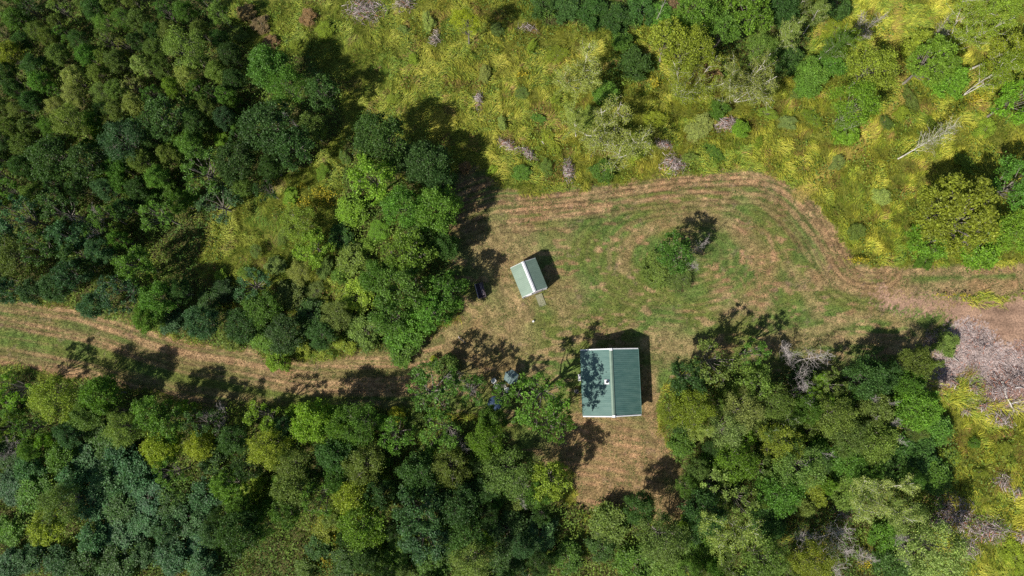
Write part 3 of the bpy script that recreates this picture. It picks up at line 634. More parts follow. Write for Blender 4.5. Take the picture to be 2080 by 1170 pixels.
for q in [(20, 790, 46, 'L', 'lobed'), (113, 811, 50, 'Y', 'fine'), (205, 800, 40, 'G', 'dense'), (12, 872, 34, 'L', 'lobed'), (60, 868, 32, 'G', 'lobed'), (178, 842, 34, 'O', 'dense'), (308, 838, 44, 'G', 'lobed'), (253, 872, 40, 'O', 'fine'),
          (342, 862, 44, 'G', 'lobed'), (410, 858, 42, 'D', 'lobed'), (533, 845, 42, 'L', 'lobed'), (633, 853, 46, 'L', 'dense'), (690, 858, 36, 'G', 'dense'), (330, 907, 40, 'Y', 'dense'), (408, 905, 32, 'Y', 'dense'), (545, 912, 44, 'Y', 'fine'),
          (598, 945, 42, 'O', 'fine'), (478, 895, 34, 'D', 'dense'), (345, 960, 38, 'G', 'lobed'), (462, 985, 38, 'G', 'lobed'), (598, 990, 44, 'O', 'dense'), (650, 1010, 42, 'G', 'lobed'), (684, 924, 42, 'D', 'dense'), (126, 1020, 44, 'O', 'fine'),
          (98, 1070, 42, 'Y', 'lobed'), (486, 1078, 46, 'D', 'dense'), (581, 1040, 36, 'G', 'lobed'), (731, 860, 46, 'G', 'fine'), (806, 842, 15, 'X', 'bush'), (741, 940, 46, 'O', 'fine'), (803, 885, 44, 'G', 'lobed'), (895, 873, 50, 'G', 'lobed'),
          (987, 890, 42, 'L', 'fine'), (1000, 850, 30, 'G', 'lobed'), (912, 948, 46, 'O', 'fine'), (1115, 975, 46, 'Y', 'lobed'), (1095, 1000, 34, 'G', 'lobed'), (848, 965, 46, 'D', 'dense'), (724, 1010, 44, 'Y', 'dense'), (735, 1065, 50, 'L', 'dense'),
          (850, 1037, 56, 'B', 'lobed'), (929, 1020, 46, 'D', 'dense'), (861, 1095, 52, 'B', 'lobed'), (943, 1078, 44, 'D', 'dense'), (1030, 1075, 44, 'D', 'bush'), (1100, 1085, 36, 'B', 'bush'), (957, 1142, 46, 'O', 'fine'), (793, 1130, 42, 'G', 'bush'),
          (1237, 1062, 42, 'O', 'bush'), (1297, 1030, 34, 'D', 'dense'), (1345, 1095, 54, 'O', 'fine'), (1222, 1110, 30, 'D', 'bush'), (1290, 1146, 42, 'G', 'bush'), (1030, 1140, 36, 'D', 'bush'), (1150, 1130, 34, 'G', 'bush'), (1350, 1150, 40, 'O', 'bush'),
          (770, 1000, 36, 'D', 'lobed'), (985, 990, 32, 'D', 'dense'), (660, 1075, 24, 'Y', 'bush'), (430, 935, 30, 'D', 'bush'), (500, 950, 32, 'D', 'lobed'), (520, 1000, 30, 'Y', 'bush'), (880, 1150, 36, 'G', 'bush'), (700, 1140, 30, 'D', 'bush'), (620, 1160, 26, 'O', 'bush'), (690, 975, 34, 'G', 'dense')]:
    tree(*q, region=C_)
T_ = 'the blue-green thicket'
for q in [(215, 890), (240, 925), (180, 935), (275, 960), (225, 975), (130, 930), (60, 950), (20, 920), (20, 990), (70, 1000), (190, 1020), (245, 1030), (300, 1010), (350, 1020), (390, 1050), (340, 1075), (290, 1065), (240, 1090), (290, 1125), (350, 1130), (400, 1110), (190, 1095), (180, 1150), (120, 1140), (60, 1130), (15, 1080), (20, 1150), (240, 1150), (410, 1160), (150, 975), (420, 1010)]:
    tree(q[0], q[1], rt.uniform(24, 40), rt.choice('TTTTGDT'), 'bush', T_, H=rt.uniform(2.0, 4.4))
U_ = 'the trees beside the cabin'
tree(880, 795, 60, 'G', 'loose', U_, 'wide green tree hanging over the grass track where it meets the clearing', H=9)
tree(960, 790, 34, 'G', 'loose', U_, 'loose green tree with bare pinkish limbs left of the teal umbrella', H=7.5)
tree(1093, 808, 62, 'G', 'loose', U_, 'big lobed green tree just left of the large roof, shading it', H=12, var=1)
tree(1125, 862, 40, 'G', 'loose', U_, 'round green tree at lower left corner of the large roof', H=11.5)
tree(1022, 803, 27, 'G', 'loose', U_, 'slim airy green tree partly covering the fire pit and white chairs', H=7)
tree(905, 745, 26, 'O', 'bush', U_, 'olive bush on the track edge above the wide green tree')
tree(1032, 962, 50, 'O', 'fine', U_, 'loose olive tree with visible branches left of the lower yard', H=9)
tree(881, 729, 7, 'X', 'bush', U_, 'tiny bright yellow sapling at the right end of the track', H=1.2)
for q in [(1448, 735, 54, 'O', 'lobed'), (1527, 718, 38, 'G', 'lobed'), (1397, 765, 44, 'D', 'lobed'), (1859, 738, 40, 'O', 'fine'), (1756, 768, 44, 'D', 'dense'), (1841, 782, 34, 'G', 'dense'), (1688, 780, 38, 'D', 'dense'), (1534, 778, 44, 'O', 'lobed'),
          (1407, 828, 46, 'Y', 'fine'), (1506, 835, 44, 'W', 'fine'), (1571, 818, 40, 'O', 'fine'), (1667, 800, 32, 'L', 'lobed'), (1640, 830, 32, 'G', 'dense'), (1690, 845, 46, 'O', 'dense'), (1773, 828, 40, 'O', 'dense'), (1859, 828, 46, 'L', 'dense'),
          (1476, 872, 42, 'W', 'fine'), (1510, 890, 24, 'L', 'lobed'), (1412, 878, 36, 'G', 'dense'), (1585, 902, 44, 'Y', 'fine'), (1722, 880, 46, 'O', 'fine'), (1775, 895, 42, 'O', 'dense'), (1619, 950, 52, 'O', 'fine'), (1493, 935, 46, 'L', 'lobed'),
          (1585, 995, 46, 'G', 'dense'), (1448, 985, 44, 'G', 'dense'), (1500, 1015, 44, 'D', 'dense'), (1722, 940, 40, 'G', 'bush'), (1859, 920, 48, 'D', 'bush'), (1893, 965, 38, 'G', 'bush'), (1760, 965, 42, 'G', 'bush'), (1815, 955, 40, 'D', 'bush'),
          (1431, 1040, 46, 'D', 'dense'), (1482, 1080, 54, 'G', 'dense'), (1551, 1135, 50, 'O', 'fine'), (1650, 1140, 44, 'Y', 'fine'), (1893, 1125, 66, 'W', 'fine'), (1815, 1145, 38, 'D', 'bush'), (1841, 1045, 40, 'W', 'fine'), (1425, 1120, 40, 'G', 'bush'),
          (1365, 835, 32, 'Y', 'fine'), (1655, 1000, 30, 'Y', 'bush'), (1800, 1090, 34, 'G', 'bush'), (1720, 1000, 34, 'O', 'bush'), (1900, 870, 34, 'G', 'bush'), (1560, 1060, 36, 'D', 'bush'), (1590, 870, 34, 'D', 'dense'), (1800, 760, 32, 'D', 'dense'), (1630, 770, 30, 'K', 'bush'), (1540, 950, 34, 'D', 'dense'), (1385, 905, 26, 'G', 'bush')]:
    tree(*q, region=D_)
tree(1783, 1012, 50, 'W', 'fan', D_, 'wide thin birch with pale fanned limbs in lower right wood', H=9)
tree(1922, 700, 26, 'O', 'bush', D_, 'olive and rust shrub on the left rim of the chip ground', H=2)
tree(1626, 736, 44, 'O', 'dead', D_, 'bare white tree with twisted spreading limbs on upper rim of right wood', H=6.5, var=0)
for q in [(1414, 22, 42, 'G', 'dense'), (1517, 28, 50, 'L', 'lobed'), (1470, 60, 36, 'G', 'lobed'), (1398, 105, 50, 'Y', 'fine'), (1440, 150, 28, 'R', 'bush'), (1544, 100, 34, 'O', 'fine'), (1602, 70, 38, 'W', 'birch'), (1664, 30, 34, 'W', 'birch'), (1712, 82, 38, 'L', 'birch'),
          (1766, 142, 52, 'Y', 'fine'), (1739, 212, 46, 'L', 'fine'), (1893, 125, 50, 'L', 'broad'), (1870, 95, 34, 'Y', 'bush'), (1930, 160, 36, 'L', 'bush'), (1989, 50, 52, 'Y', 'birch'), (2047, 88, 52, 'Y', 'birch'), (2025, 20, 44, 'Y', 'fine'), (2064, 205, 44, 'L', 'lobed'),
          (1690, 130, 30, 'G', 'bush'), (1650, 150, 32, 'G', 'bush'), (1720, 270, 26, 'L', 'bush'), (1600, 120, 30, 'D', 'bush'), (1357, 85, 44, 'Y', 'lobed'), (1462, 222, 20, 'G', 'bush'), (1505, 262, 18, 'L', 'bush'), (1590, 15, 36, 'D', 'dense'), (1700, 10, 30, 'D', 'bush'), (1380, 60, 28, 'G', 'bush'), (1640, 175, 26, 'G', 'bush'),
          (1232, 190, 26, 'G', 'bush'), (1225, 345, 24, 'G', 'bush'), (1200, 25, 32, 'D', 'bush'), (1150, 15, 30, 'D', 'bush'), (1250, 40, 30, 'D', 'bush'), (1290, 130, 34, 'D', 'bush'), (1100, 10, 26, 'D', 'bush'), (1300, 20, 34, 'D', 'bush'), (1340, 30, 26, 'G', 'bush'), (1265, 85, 22, 'G', 'bush')]:
    tree(*q, region=E_)
N_ = 'the open meadow'
def ptree(bx, by, r, col, kind, label, H, var=0, rot=None, sx=1.0): tree(bx, by, r, col, kind, N_, label, H=H, base=True, var=var, rot=rot, sx=sx, group='trees standing in the open meadow')
ptree(1825, 322, 38, 'W', 'pole', 'tall nearly leafless white birch alone in meadow above the right shadow', 13.5, 0)
ptree(1953, 196, 44, 'Y', 'birch', 'twin stemmed white birch leaning out near the upper right corner', 13, 2)
ptree(1240, 300, 62, 'W', 'fan', 'pale branchy birch with fanned white limbs above the clearing', 8, 0)
ptree(1170, 278, 36, 'W', 'birch', 'slim pale birch with one visible white stem, left of the fanned birch', 10, 0)
ptree(1178, 180, 50, 'W', 'birch', 'wide pale hazy birch above the slim one in the top meadow', 9, 1)
ptree(1388, 202, 44, 'Y', 'fan', 'yellowish tree with grey forked trunk left of the top right grove', 9, 1)
ptree(1492, 206, 50, 'W', 'fan', 'sparse grey birch with fanned stems at lower edge of the grove', 9.5, 0, 1.)
ptree(1652, 130, 30, 'G', 'birch', 'thin white stem leaning between grove crowns, left of the lime one', 10, 0)
ptree(1598, 52, 26, 'O', 'birch', 'thin pale stems rising at the top of the grove', 12, 2)
ptree(1328, 52, 16, 'O', 'dead', 'slim dead white stem at the top edge left of the grove', 9, 2)
ptree(1888, 80, 22, 'O', 'dead', 'small bare white tree in grass near the upper right corner', 5.5, 1)
ptree(1745, 72, 24, 'O', 'dead', 'small grey bare tree beside the grass path at top', 4.5, 0)
ptree(2072, 248, 30, 'L', 'birch', 'white stem with lime leaves cut by the right edge', 10, 0)
ptree(1950, 46, 34, 'Y', 'fan', 'yellowish sparse tree with pale twigs at top right', 8, 1)
ptree(1700, 262, 22, 'L', 'fan', 'low forked grey tree under the lime crown by the path', 5, 0)
tree(943, 45, 24, 'X', 'fine', N_, 'narrow golden yellow tree alone in the top meadow', H=9.5, sx=.75)
tree(1938, 432, 84, 'Y', 'broad', N_, 'very large bright yellow-green tree right of the loop', H=12, var=0)
tree(1890, 490, 46, 'L', 'lobed', N_, 'lime bush crown at lower left foot of the very large tree', H=5)
tree(1990, 500, 44, 'L', 'bush', N_, 'lime bush at lower right foot of the very large tree', H=5)
tree(2068, 372, 50, 'G', 'lobed', N_, 'green tree cut by the right edge beside the very large one', H=10)
tree(2064, 470, 42, 'L', 'dense', N_, 'lime tree at right edge below the green one', H=7)
tree(1370, 512, 40, 'G', 'lobed', N_, 'green island tree standing alone in the mown loop', H=8.2, var=3)
tree(1335, 548, 34, 'O', 'bush', N_, 'low olive bush at lower left foot of the island tree', H=1.8)
tree(1376, 566, 32, 'O', 'fine', N_, 'low olive bush at bottom foot of the island tree', H=1.5)
ptree(1392, 528, 24, 'O', 'dead', 'small bare white tree on right side of the island tree', 7, 0, 2.5)
ptree(930, 895, 22, 'O', 'dead', 'grey star-shaped dead tree between crowns below the track', 6.5, 0)
ptree(1060, 990, 26, 'O', 'dead', 'bare dark tree in a shaded gap left of the lower yard', 6, 1)
ptree(945, 775, 30, 'O', 'dead', 'bare pinkish limbs above ground left of the teal umbrella', 7, 1, 2.)
ptree(1655, 1095, 44, 'O', 'dead', 'large grey dead tree fallen open in the lower right gap', 5, 0, .5)
ptree(1725, 1120, 30, 'O', 'dead', 'small grey dead tree right of the large dead one', 4, 1)
ptree(1628, 915, 22, 'O', 'dead', 'white bare snag poking out of olive crowns in right wood', 10.5, 2, .3)
ptree(1590, 925, 20, 'O', 'dead', 'slender bare snag left of the white one in right wood', 10.5, 2, 2.)
ptree(1765, 868, 22, 'O', 'dead', 'white snag with two prongs in the middle of right wood', 9.5, 1)
ptree(1600, 795, 18, 'O', 'dead', 'small pale snag below the twisted bare tree', 8.5, 1, 1.)
ptree(1735, 820, 18, 'O', 'dead', 'small white snag right of the lime crown in right wood', 9, 0, 2.)
ptree(1480, 830, 14, 'O', 'dead', 'pinkish snag in the sage crown near the big roof', 9, 1, .2)
ptree(1825, 745, 20, 'O', 'birch', 'short white birch stem at upper right of right wood', 8.5, 0)
ptree(1815, 1095, 26, 'O', 'dead', 'grey snag left of the large sage crown at bottom right', 6, 0)
ptree(225, 468, 24, 'O', 'dead', 'grey bare branches over the dark gap in upper left wood', 7, 0)
ptree(55, 905, 24, 'O', 'dead', 'pale bare branches at left edge above the thicket', 6, 1)
ptree(465, 845, 22, 'O', 'dead', 'grey bare twigs between lime crowns under the track', 6, 0)
ptree(628, 285, 16, 'O', 'dead', 'small white bare twig tree in the olive crown of upper left wood', 9.5, 1)
ptree(1330, 1080, 30, 'O', 'dead', 'white crooked limbs over olive brush at the bottom', 6, 2)
tree(944, 340, 12, 'R', 'bush', N_, 'small rust red bush at the shaded upper left of clearing', H=1.5)
tree(1370, 12, 16, 'R', 'bush', N_, 'small rust red bush at the top edge beside the slim dead stem', H=2)
tree(500, 25, 20, 'R', 'bush', N_, 'pinkish brown bush at top, leftmost of four', H=1.4); tree(530, 50, 20, 'R', 'bush', N_, 'pinkish brown bush below the leftmost one', H=1.4)
tree(550, 85, 16, 'R', 'bush', N_, 'pinkish brown bush nearest the upper left wood', H=1.3); tree(625, 35, 18, 'R', 'bush', N_, 'pinkish brown bush at top, rightmost of four', H=1.2)

# more crowns fill the closed woods between the ones picked out above
for q in [(575, 480, 16), (590, 400, 18), (520, 510, 14), (560, 540, 20), (500, 555, 16), (640, 590, 20), (660, 545, 18), (690, 560, 16), (655, 620, 18), (560, 640, 18), (610, 700, 22), (700, 700, 20), (650, 640, 18), (740, 500, 20), (655, 350, 16), (770, 470, 24), (450, 560, 14), (700, 320, 14)]:
    tree(*q, rt.choice('GOLYO'), rt.choice(['bush', 'fine']), B_, H=rt.uniform(.9, 1.9), sx=rt.uniform(.7, 1.4))
for q in [(1080, 95, 14), (1010, 60, 12), (870, 45, 12), (840, 120, 14), (1130, 110, 16), (1060, 190, 18), (1095, 240, 16), (1020, 250, 16), (1195, 240, 18), (1290, 300, 20), (1330, 240, 16), (1120, 290, 16), (1420, 260, 18), (1560, 230, 20), (1600, 250, 18), (1540, 290, 14), (1650, 240, 16), (1700, 330, 14), (1450, 310, 16), (1400, 320, 12), (1800, 250, 18), (1850, 200, 20), (1890, 250, 16), (1790, 400, 16), (1740, 470, 14), (1880, 560 - 30, 18), (1060, 350, 16), (1000, 345, 14), (1230, 340, 14), (1690, 60, 20), (1830, 230, 14), (2000, 260, 16), (1960, 330, 14), (1930, 930, 18), (1980, 900, 14), (2040, 910, 14), (1990, 960, 14), (1960, 1000, 14), (2060, 1130, 18), (1620, 190, 16), (1130, 200, 14), (985, 150, 12), (800, 200, 14), (820, 60, 14), (660, 60, 16), (600, 90, 16), (480, 70, 18), (1110, 340, 12)]:
    tree(q[0], q[1], q[2] * rt.uniform(.7, 1.5), rt.choice('YYOWYOG'), rt.choice(['bush', 'bush', 'fine']), N_, H=rt.uniform(.7, 1.3), sx=rt.uniform(.65, 1.5))
def fill():
    def far_ok(px, py, r, k=.78):
        for t in TREES:
            if t['kind'] == 'dead': continue
            if math.hypot(t['px'] - px, t['py'] - py) < (t['r'] + r) * k: return False
        return True
    spec = [([(-40, -40), (440, -40), (470, 60), (500, 140), (440, 230), (330, 230), (240, 250), (-40, 300)], A_, (17, 28), 'GOGDOOWD', ['dense', 'fine', 'dense', 'lobed'], 900, .70),
            ([(-40, 250), (600, 200), (560, 380), (420, 440), (250, 430), (230, 560), (400, 640), (-40, 590)], A_, (20, 32), 'DBDGO', ['lobed', 'dense'], 900, .74),
            ([(-40, 800), (830, 850), (1040, 920), (1140, 1050), (1100, 1200), (720, 1200), (600, 1100), (430, 1100), (430, 900), (-40, 930)], C_, (19, 30), 'DGODB', ['dense', 'lobed', 'bush', 'fine'], 900, .72),
            ([(1370, 800), (1870, 780), (1900, 900), (1880, 990), (1750, 1060), (1560, 1200), (1400, 1200)], D_, (18, 28), 'DGODO', ['dense', 'bush', 'fine'], 700, .72)]
    spec += [(sp[0], sp[1], (14, 21), 'GLGDO', ['bush'], 235, .57) for sp in spec[1:]]
    for poly, reg, (r0, r1), cols, kinds, tries, k in spec:
        xs = [p[0] for p in poly]; ys = [p[1] for p in poly]
        for _ in range(tries):
            px = rt.uniform(min(xs), max(xs)); py = rt.uniform(min(ys), max(ys)); r = rt.uniform(r0, r1)
            if 255 < px < 400 and 450 < py < 540: continue
            if 1540 < px < 1800 and 1030 < py < 1130: continue
            if in_poly(np.array([px]), np.array([py]), poly)[0] and far_ok(px, py, r, k): tree(px, py, r, rt.choice(cols), rt.choice(kinds), reg, H=rt.uniform(2.5, 5) if r < 21.5 and len(kinds) == 1 else None)
fill()
build_trees()
print('TREES', len(TREES))

# ------------------------------------------------------------------ buildings and small things
class MB:
    def __init__(s): s.bm = bmesh.new()
    def box(s, x0, x1, y0, y1, z0, z1):
        v = [s.bm.verts.new(p) for p in ((x0, y0, z0), (x1, y0, z0), (x1, y1, z0), (x0, y1, z0), (x0, y0, z1), (x1, y0, z1), (x1, y1, z1), (x0, y1, z1))]
        for f in ((3, 2, 1, 0), (4, 5, 6, 7), (0, 1, 5, 4), (1, 2, 6, 5), (2, 3, 7, 6), (3, 0, 4, 7)): s.bm.faces.new([v[i] for i in f])
        return v
    def hexa(s, p):
        v = [s.bm.verts.new(q) for q in p]
        for f in ((3, 2, 1, 0), (4, 5, 6, 7), (0, 1, 5, 4), (1, 2, 6, 5), (2, 3, 7, 6), (3, 0, 4, 7)): s.bm.faces.new([v[i] for i in f])
    def cyl(s, x, y, z0, z1, r0, r1=None, n=16):
        bmesh.ops.create_cone(s.bm, cap_ends=True, segments=n, radius1=r0, radius2=r0 if r1 is None else r1, depth=z1 - z0, matrix=Matrix.Translation((x, y, (z0 + z1) / 2)))
    def tube(s, a, b, r, n=8):
        a = Vector(a); b = Vector(b); d = b - a
        bmesh.ops.create_cone(s.bm, cap_ends=True, segments=n, radius1=r, radius2=r, depth=d.length, matrix=Matrix.Translation((a + b) / 2) @ d.to_track_quat('Z', 'Y').to_matrix().to_4x4())
    def build(s, name, mat, parent=None, bevel=0):
        if bevel: bmesh.ops.bevel(s.bm, geom=s.bm.edges[:], offset=bevel, segments=1, affect='EDGES')
        bmesh.ops.recalc_face_normals(s.bm, faces=s.bm.faces[:]); me = bpy.data.meshes.new(name); s.bm.to_mesh(me); s.bm.free(); me.materials.append(MAT[mat])
        return link(name, me, parent)
def gable_house(name, cx, cy, rz, W, L, ze, zr, oh_e, oh_g, roofmat, wallmat, ridge_w, label, cat):
    """ridge runs along local y; W, L are the roof's size"""
    t = empty(name, (cx, cy, 0), rz); tag(t, label, cat); hw, hl = W / 2, L / 2; sl = (zr - ze) / hw
    ww, wl_ = hw - oh_e, hl - oh_g; th = .12
    m = MB(); zt = lambda x: zr - sl * abs(x) - .10
    # four walls with gable tops
    for y0, y1 in ((-wl_, -wl_ + th), (wl_ - th, wl_)):
        v = [m.bm.verts.new(p) for y in (y0, y1) for p in ((-ww, y, 0), (ww, y, 0), (ww, y, zt(ww)), (0, y, zt(0)), (-ww, y, zt(ww)))]
        m.bm.faces.new(v[:5]); m.bm.faces.new(v[5:][::-1])
        for i in range(5): j = (i + 1) % 5; m.bm.faces.new([v[i], v[i + 5], v[j + 5], v[j]])
    m.box(-ww, -ww + th, -wl_ + th, wl_ - th, 0, zt(ww) - .01); m.box(ww - th, ww, -wl_ + th, wl_ - th, 0, zt(ww) - .01)
    m.build('wall', wallmat, t)
    for s in (-1, 1):
        m = MB(); x0, x1 = s * .02, s * hw; z0, z1 = zr - sl * .02, ze; q = .05
        m.hexa([(x0, -hl, z0 - q), (x1, -hl, z1 - q), (x1, hl, z1 - q), (x0, hl, z0 - q), (x0, -hl, z0), (x1, -hl, z1), (x1, hl, z1), (x0, hl, z0)])
        n = int(L / .23)
        for i in range(1, n):
            y = -hl + L * i / n; w = .016
            m.hexa([(x0, y - w, z0 - .002), (x1, y - w, z1 - .002), (x1, y + w, z1 - .002), (x0, y + w, z0 - .002), (x0, y - w * .5, z0 + .022), (x1, y - w * .5, z1 + .022), (x1, y + w * .5, z1 + .022), (x0, y + w * .5, z0 + .022)])
        m.build('roof_panel', roofmat, t)
    return t, hw, hl, ww, wl_, sl
# the big cabin
pts = [P(a, b, 2.35) for a, b in ((1179, 711), (1295.5, 709.5), (1302, 843), (1185.5, 844))]
cx = sum(p[0] for p in pts) / 4; cy = sum(p[1] for p in pts) / 4
Wc = (math.dist(pts[0], pts[1]) + math.dist(pts[2], pts[3])) / 2; Lc = (math.dist(pts[1], pts[2]) + math.dist(pts[0], pts[3])) / 2
rzc = math.atan2(pts[2][0] - pts[1][0], pts[1][1] - pts[2][1])
t, hw, hl, ww, wl_, sl = gable_house('cabin', cx, cy, rzc, Wc, Lc, 2.4, 4.05, .35, .25, 'roof', 'tan_siding', .2, 'large cabin with green ribbed metal roof, white rakes and a small roof vent', 'cabin')
zr, ze = 4.05, 2.4
m = MB()
for s in (-1, 1): m.hexa([(0, -hl + .16, zr + .02), (s * .2, -hl + .16, zr - sl * .2 + .055), (s * .2, hl - .16, zr - sl * .2 + .055), (0, hl - .16, zr + .02), (0, -hl + .16, zr + .085), (s * .2, -hl + .16, zr - sl * .2 + .085), (s * .2, hl - .16, zr - sl * .2 + .085), (0, hl - .16, zr + .085)])
m.build('ridge_cap', 'roof2', t)
for e in (-1, 1):
    m = MB(); y0, y1 = (hl - .02, hl + .11) if e > 0 else (-hl - .11, -hl + .02)
    for s in (-1, 1):
        m.hexa([(0, y0, zr - .2), (s * (hw + .03), y0, ze - .2), (s * (hw + .03), y1, ze - .2), (0, y1, zr - .2), (0, y0, zr + .07), (s * (hw + .03), y0, ze + .07), (s * (hw + .03), y1, ze + .07), (0, y1, zr + .07)])
    m.box(-.17, .17, min(e * hl - .16, e * hl + .12), max(e * hl - .16, e * hl + .12), zr - .02, zr + .1)
    m.build('rake_trim', 'white', t)
vx, vy = P(1233, 776, 4.0); c_, s_ = math.cos(-rzc), math.sin(-rzc); lx, ly = (vx - cx) * c_ - (vy - cy) * s_, (vx - cx) * s_ + (vy - cy) * c_
m = MB(); zz = zr - sl * abs(lx); m.box(lx - .28, lx + .28, ly - .28, ly + .28, zz - .1, zz + .12); m.cyl(lx, ly, zz + .12, zz + .3, .2, .18); vent = m.build('roof_vent', 'white', t)
m = MB(); m.cyl(lx, ly, zz + .3, zz + .46, .15, .13); m.build('vent_cap', 'dark', vent)
for s in (-1, 1):
    m = MB(); m.box(*sorted((s * (hw + .005), s * (hw + .1))), -hl, hl, ze - .12, ze - .02); m.build('gutter', 'roof', t)
def window(t, x, y, z, w, h, axis):
    m = MB(); d = .04; f = .07
    if axis == 'y':
        for a in ((x - w / 2, x + w / 2, z, z + f), (x - w / 2, x + w / 2, z + h - f, z + h), (x - w / 2, x - w / 2 + f, z + f, z + h - f), (x + w / 2 - f, x + w / 2, z + f, z + h - f)): m.box(a[0], a[1], y - d, y + d, a[2], a[3])
        fr = m.build('window', 'white', t); m = MB(); m.box(x - w / 2 + f, x + w / 2 - f, y - .015, y + .015, z + f, z + h - f); m.build('pane', 'glass', fr)
    else:
        for a in ((y - w / 2, y + w / 2, z, z + f), (y - w / 2, y + w / 2, z + h - f, z + h), (y - w / 2, y - w / 2 + f, z + f, z + h - f), (y + w / 2 - f, y + w / 2, z + f, z + h - f)): m.box(x - d, x + d, a[0], a[1], a[2], a[3])
        fr = m.build('window', 'white', t); m = MB(); m.box(x - .015, x + .015, y - w / 2 + f, y + w / 2 - f, z + f, z + h - f); m.build('pane', 'glass', fr)
def door(t, x, y, w, h, mat='door', axis='y'):
    m = MB(); s = -1 if (y if axis == 'y' else x) < 0 else 1
    if axis == 'y': m.box(x - w / 2, x + w / 2, y - .03, y + .03, .12, h)
    else: m.box(x - .03, x + .03, y - w / 2, y + w / 2, .12, h)
    d = m.build('door', mat, t, .006); m = MB()
    if axis == 'y': m.tube((x + w * .38, y + s * .03, 1.05), (x + w * .38, y + s * .1, 1.05), .03)
    else: m.tube((x + s * .03, y + w * .38, 1.05), (x + s * .1, y + w * .38, 1.05), .03)
    m.build('handle', 'dark', d)
door(t, -.2, -wl_ - .02, .95, 2.1); window(t, -2.0, -wl_ - .02, .95, 1.0, 1.0, 'y'); window(t, 1.8, -wl_ - .02, .95, 1.0, 1.0, 'y')
window(t, 0, wl_ + .02, .95, 1.2, 1.0, 'y'); window(t, -ww - .02, 1.8, .95, 1.1, 1.0, 'x'); window(t, ww + .02, -1.5, .95, 1.1, 1.0, 'x'); window(t, ww + .02, 1.7, .95, 1.1, 1.0, 'x')
# the shed
pts = [P(a, b, 2.3) for a, b in ((1036, 544), (1088, 524.5), (1111.5, 582.5), (1061, 605))]
sx_ = sum(p[0] for p in pts) / 4; sy_ = sum(p[1] for p in pts) / 4
Ws = (math.dist(pts[0], pts[1]) + math.dist(pts[2], pts[3])) / 2; Ls = (math.dist(pts[1], pts[2]) + math.dist(pts[0], pts[3])) / 2
rzs = math.atan2(pts[2][0] - pts[1][0], pts[1][1] - pts[2][1]); rzs = (rzs + math.atan2(pts[3][0] - pts[0][0], pts[0][1] - pts[3][1])) / 2
t2, hw, hl, ww, wl_, sl = gable_house('shed', sx_, sy_, rzs, Ws, Ls, 2.3, 3.25, .12, .06, 'roof2', 'siding', .3, 'small white shed with pale green metal roof and broad white ridge cap', 'shed')
zr, ze = 3.25, 2.3; m = MB()
for s in (-1, 1): m.hexa([(0, -hl - .03, zr + .01), (s * .19, -hl - .03, zr - sl * .19 + .045), (s * .19, hl + .03, zr - sl * .19 + .045), (0, hl + .03, zr + .01), (0, -hl - .03, zr + .075), (s * .19, -hl - .03, zr - sl * .19 + .07), (s * .19, hl + .03, zr - sl * .19 + .07), (0, hl + .03, zr + .075)])
m.build('ridge_cap', 'white', t2)
for e in (-1, 1):
    m = MB(); y0, y1 = (hl - .01, hl + .025) if e > 0 else (-hl - .025, -hl + .01)
    for s in (-1, 1): m.hexa([(0, y0, zr - .12), (s * hw, y0, ze - .12), (s * hw, y1, ze - .12), (0, y1, zr - .12), (0, y0, zr + .005), (s * hw, y0, ze + .005), (s * hw, y1, ze + .005), (0, y1, zr + .005)])
    m.build('rake_trim', 'white', t2)
door(t2, .55, -wl_ - .02, .85, 1.95, 'rackpale'); window(t2, -.75, -wl_ - .02, 1.0, .7, .7, 'y'); window(t2, -ww - .02, 0, 1.0, .8, .7, 'x')
for s in (-1, 1):
    m = MB(); m.box(s * ww - .05, s * ww + .05, -wl_ - .05, -wl_ - .005, 0, 2.1); m.build('corner_board', 'white', t2)
# plywood ramp before the shed door
def local_to_world(cx, cy, rz, x, y): c, s = math.cos(rz), math.sin(rz); return cx + x * c - y * s, cy + x * s + y * c
rx_, ry_ = P(1098, 609, .05)
rp = empty('door_ramp', (rx_, ry_, 0), rzs); tag(rp, 'mossy plywood ramp on the ground before the shed', 'ramp')
m = MB(); m.hexa([(-.45, -.85, .0), (.45, -.85, .0), (.45, .75, .1), (-.45, .75, .1), (-.45, -.85, .03), (.45, -.85, .03), (.45, .75, .14), (-.45, .75, .14)]); m.build('ramp_board', 'plywood', rp)
m = MB()
for s in (-1, 1): m.hexa([(s * .4 - .03, -.7, -.05), (s * .4 + .03, -.7, -.05), (s * .4 + .03, .7, -.05), (s * .4 - .03, .7, -.05), (s * .4 - .03, -.7, .005), (s * .4 + .03, -.7, .005), (s * .4 + .03, .7, .095), (s * .4 - .03, .7, .095)])
m.build('bearer', 'rackwood', rp)
# open wooden box by the wood's edge
bx, by = P(976, 590, .7); rb = math.atan2(8, 30)
bt = empty('wooden_bin', (bx, by, 0), rb); tag(bt, 'long dark open wooden bin with pale rim and loose boards left of the shed', 'bin')
W2, L2 = .5, .95; m = MB()
m.box(-W2 + .04, W2 - .04, -L2 + .04, L2 - .04, .18, .24); m.build('floor_panel', 'rackwood', bt)
for s in (-1, 1):
    m = MB(); m.box(*sorted((s * W2, s * (W2 - .04))), -L2, L2, .1, .95); m.build('side_panel', 'rackwood', bt)
    m = MB(); m.box(-W2 + .045, W2 - .045, *sorted((s * L2, s * (L2 - .04))), .1, .9); m.build('end_panel', 'rackwood', bt)
m = MB(); m.box(-W2 - .03, -W2 + .05, -L2 - .02, L2 + .02, .953, 1.0); m.build('rim', 'rackpale', bt)
m = MB(); m.box(W2 - .05, W2 + .02, -L2 - .02, L2 + .02, .953, .99); m.build('rim', 'rackwood', bt)
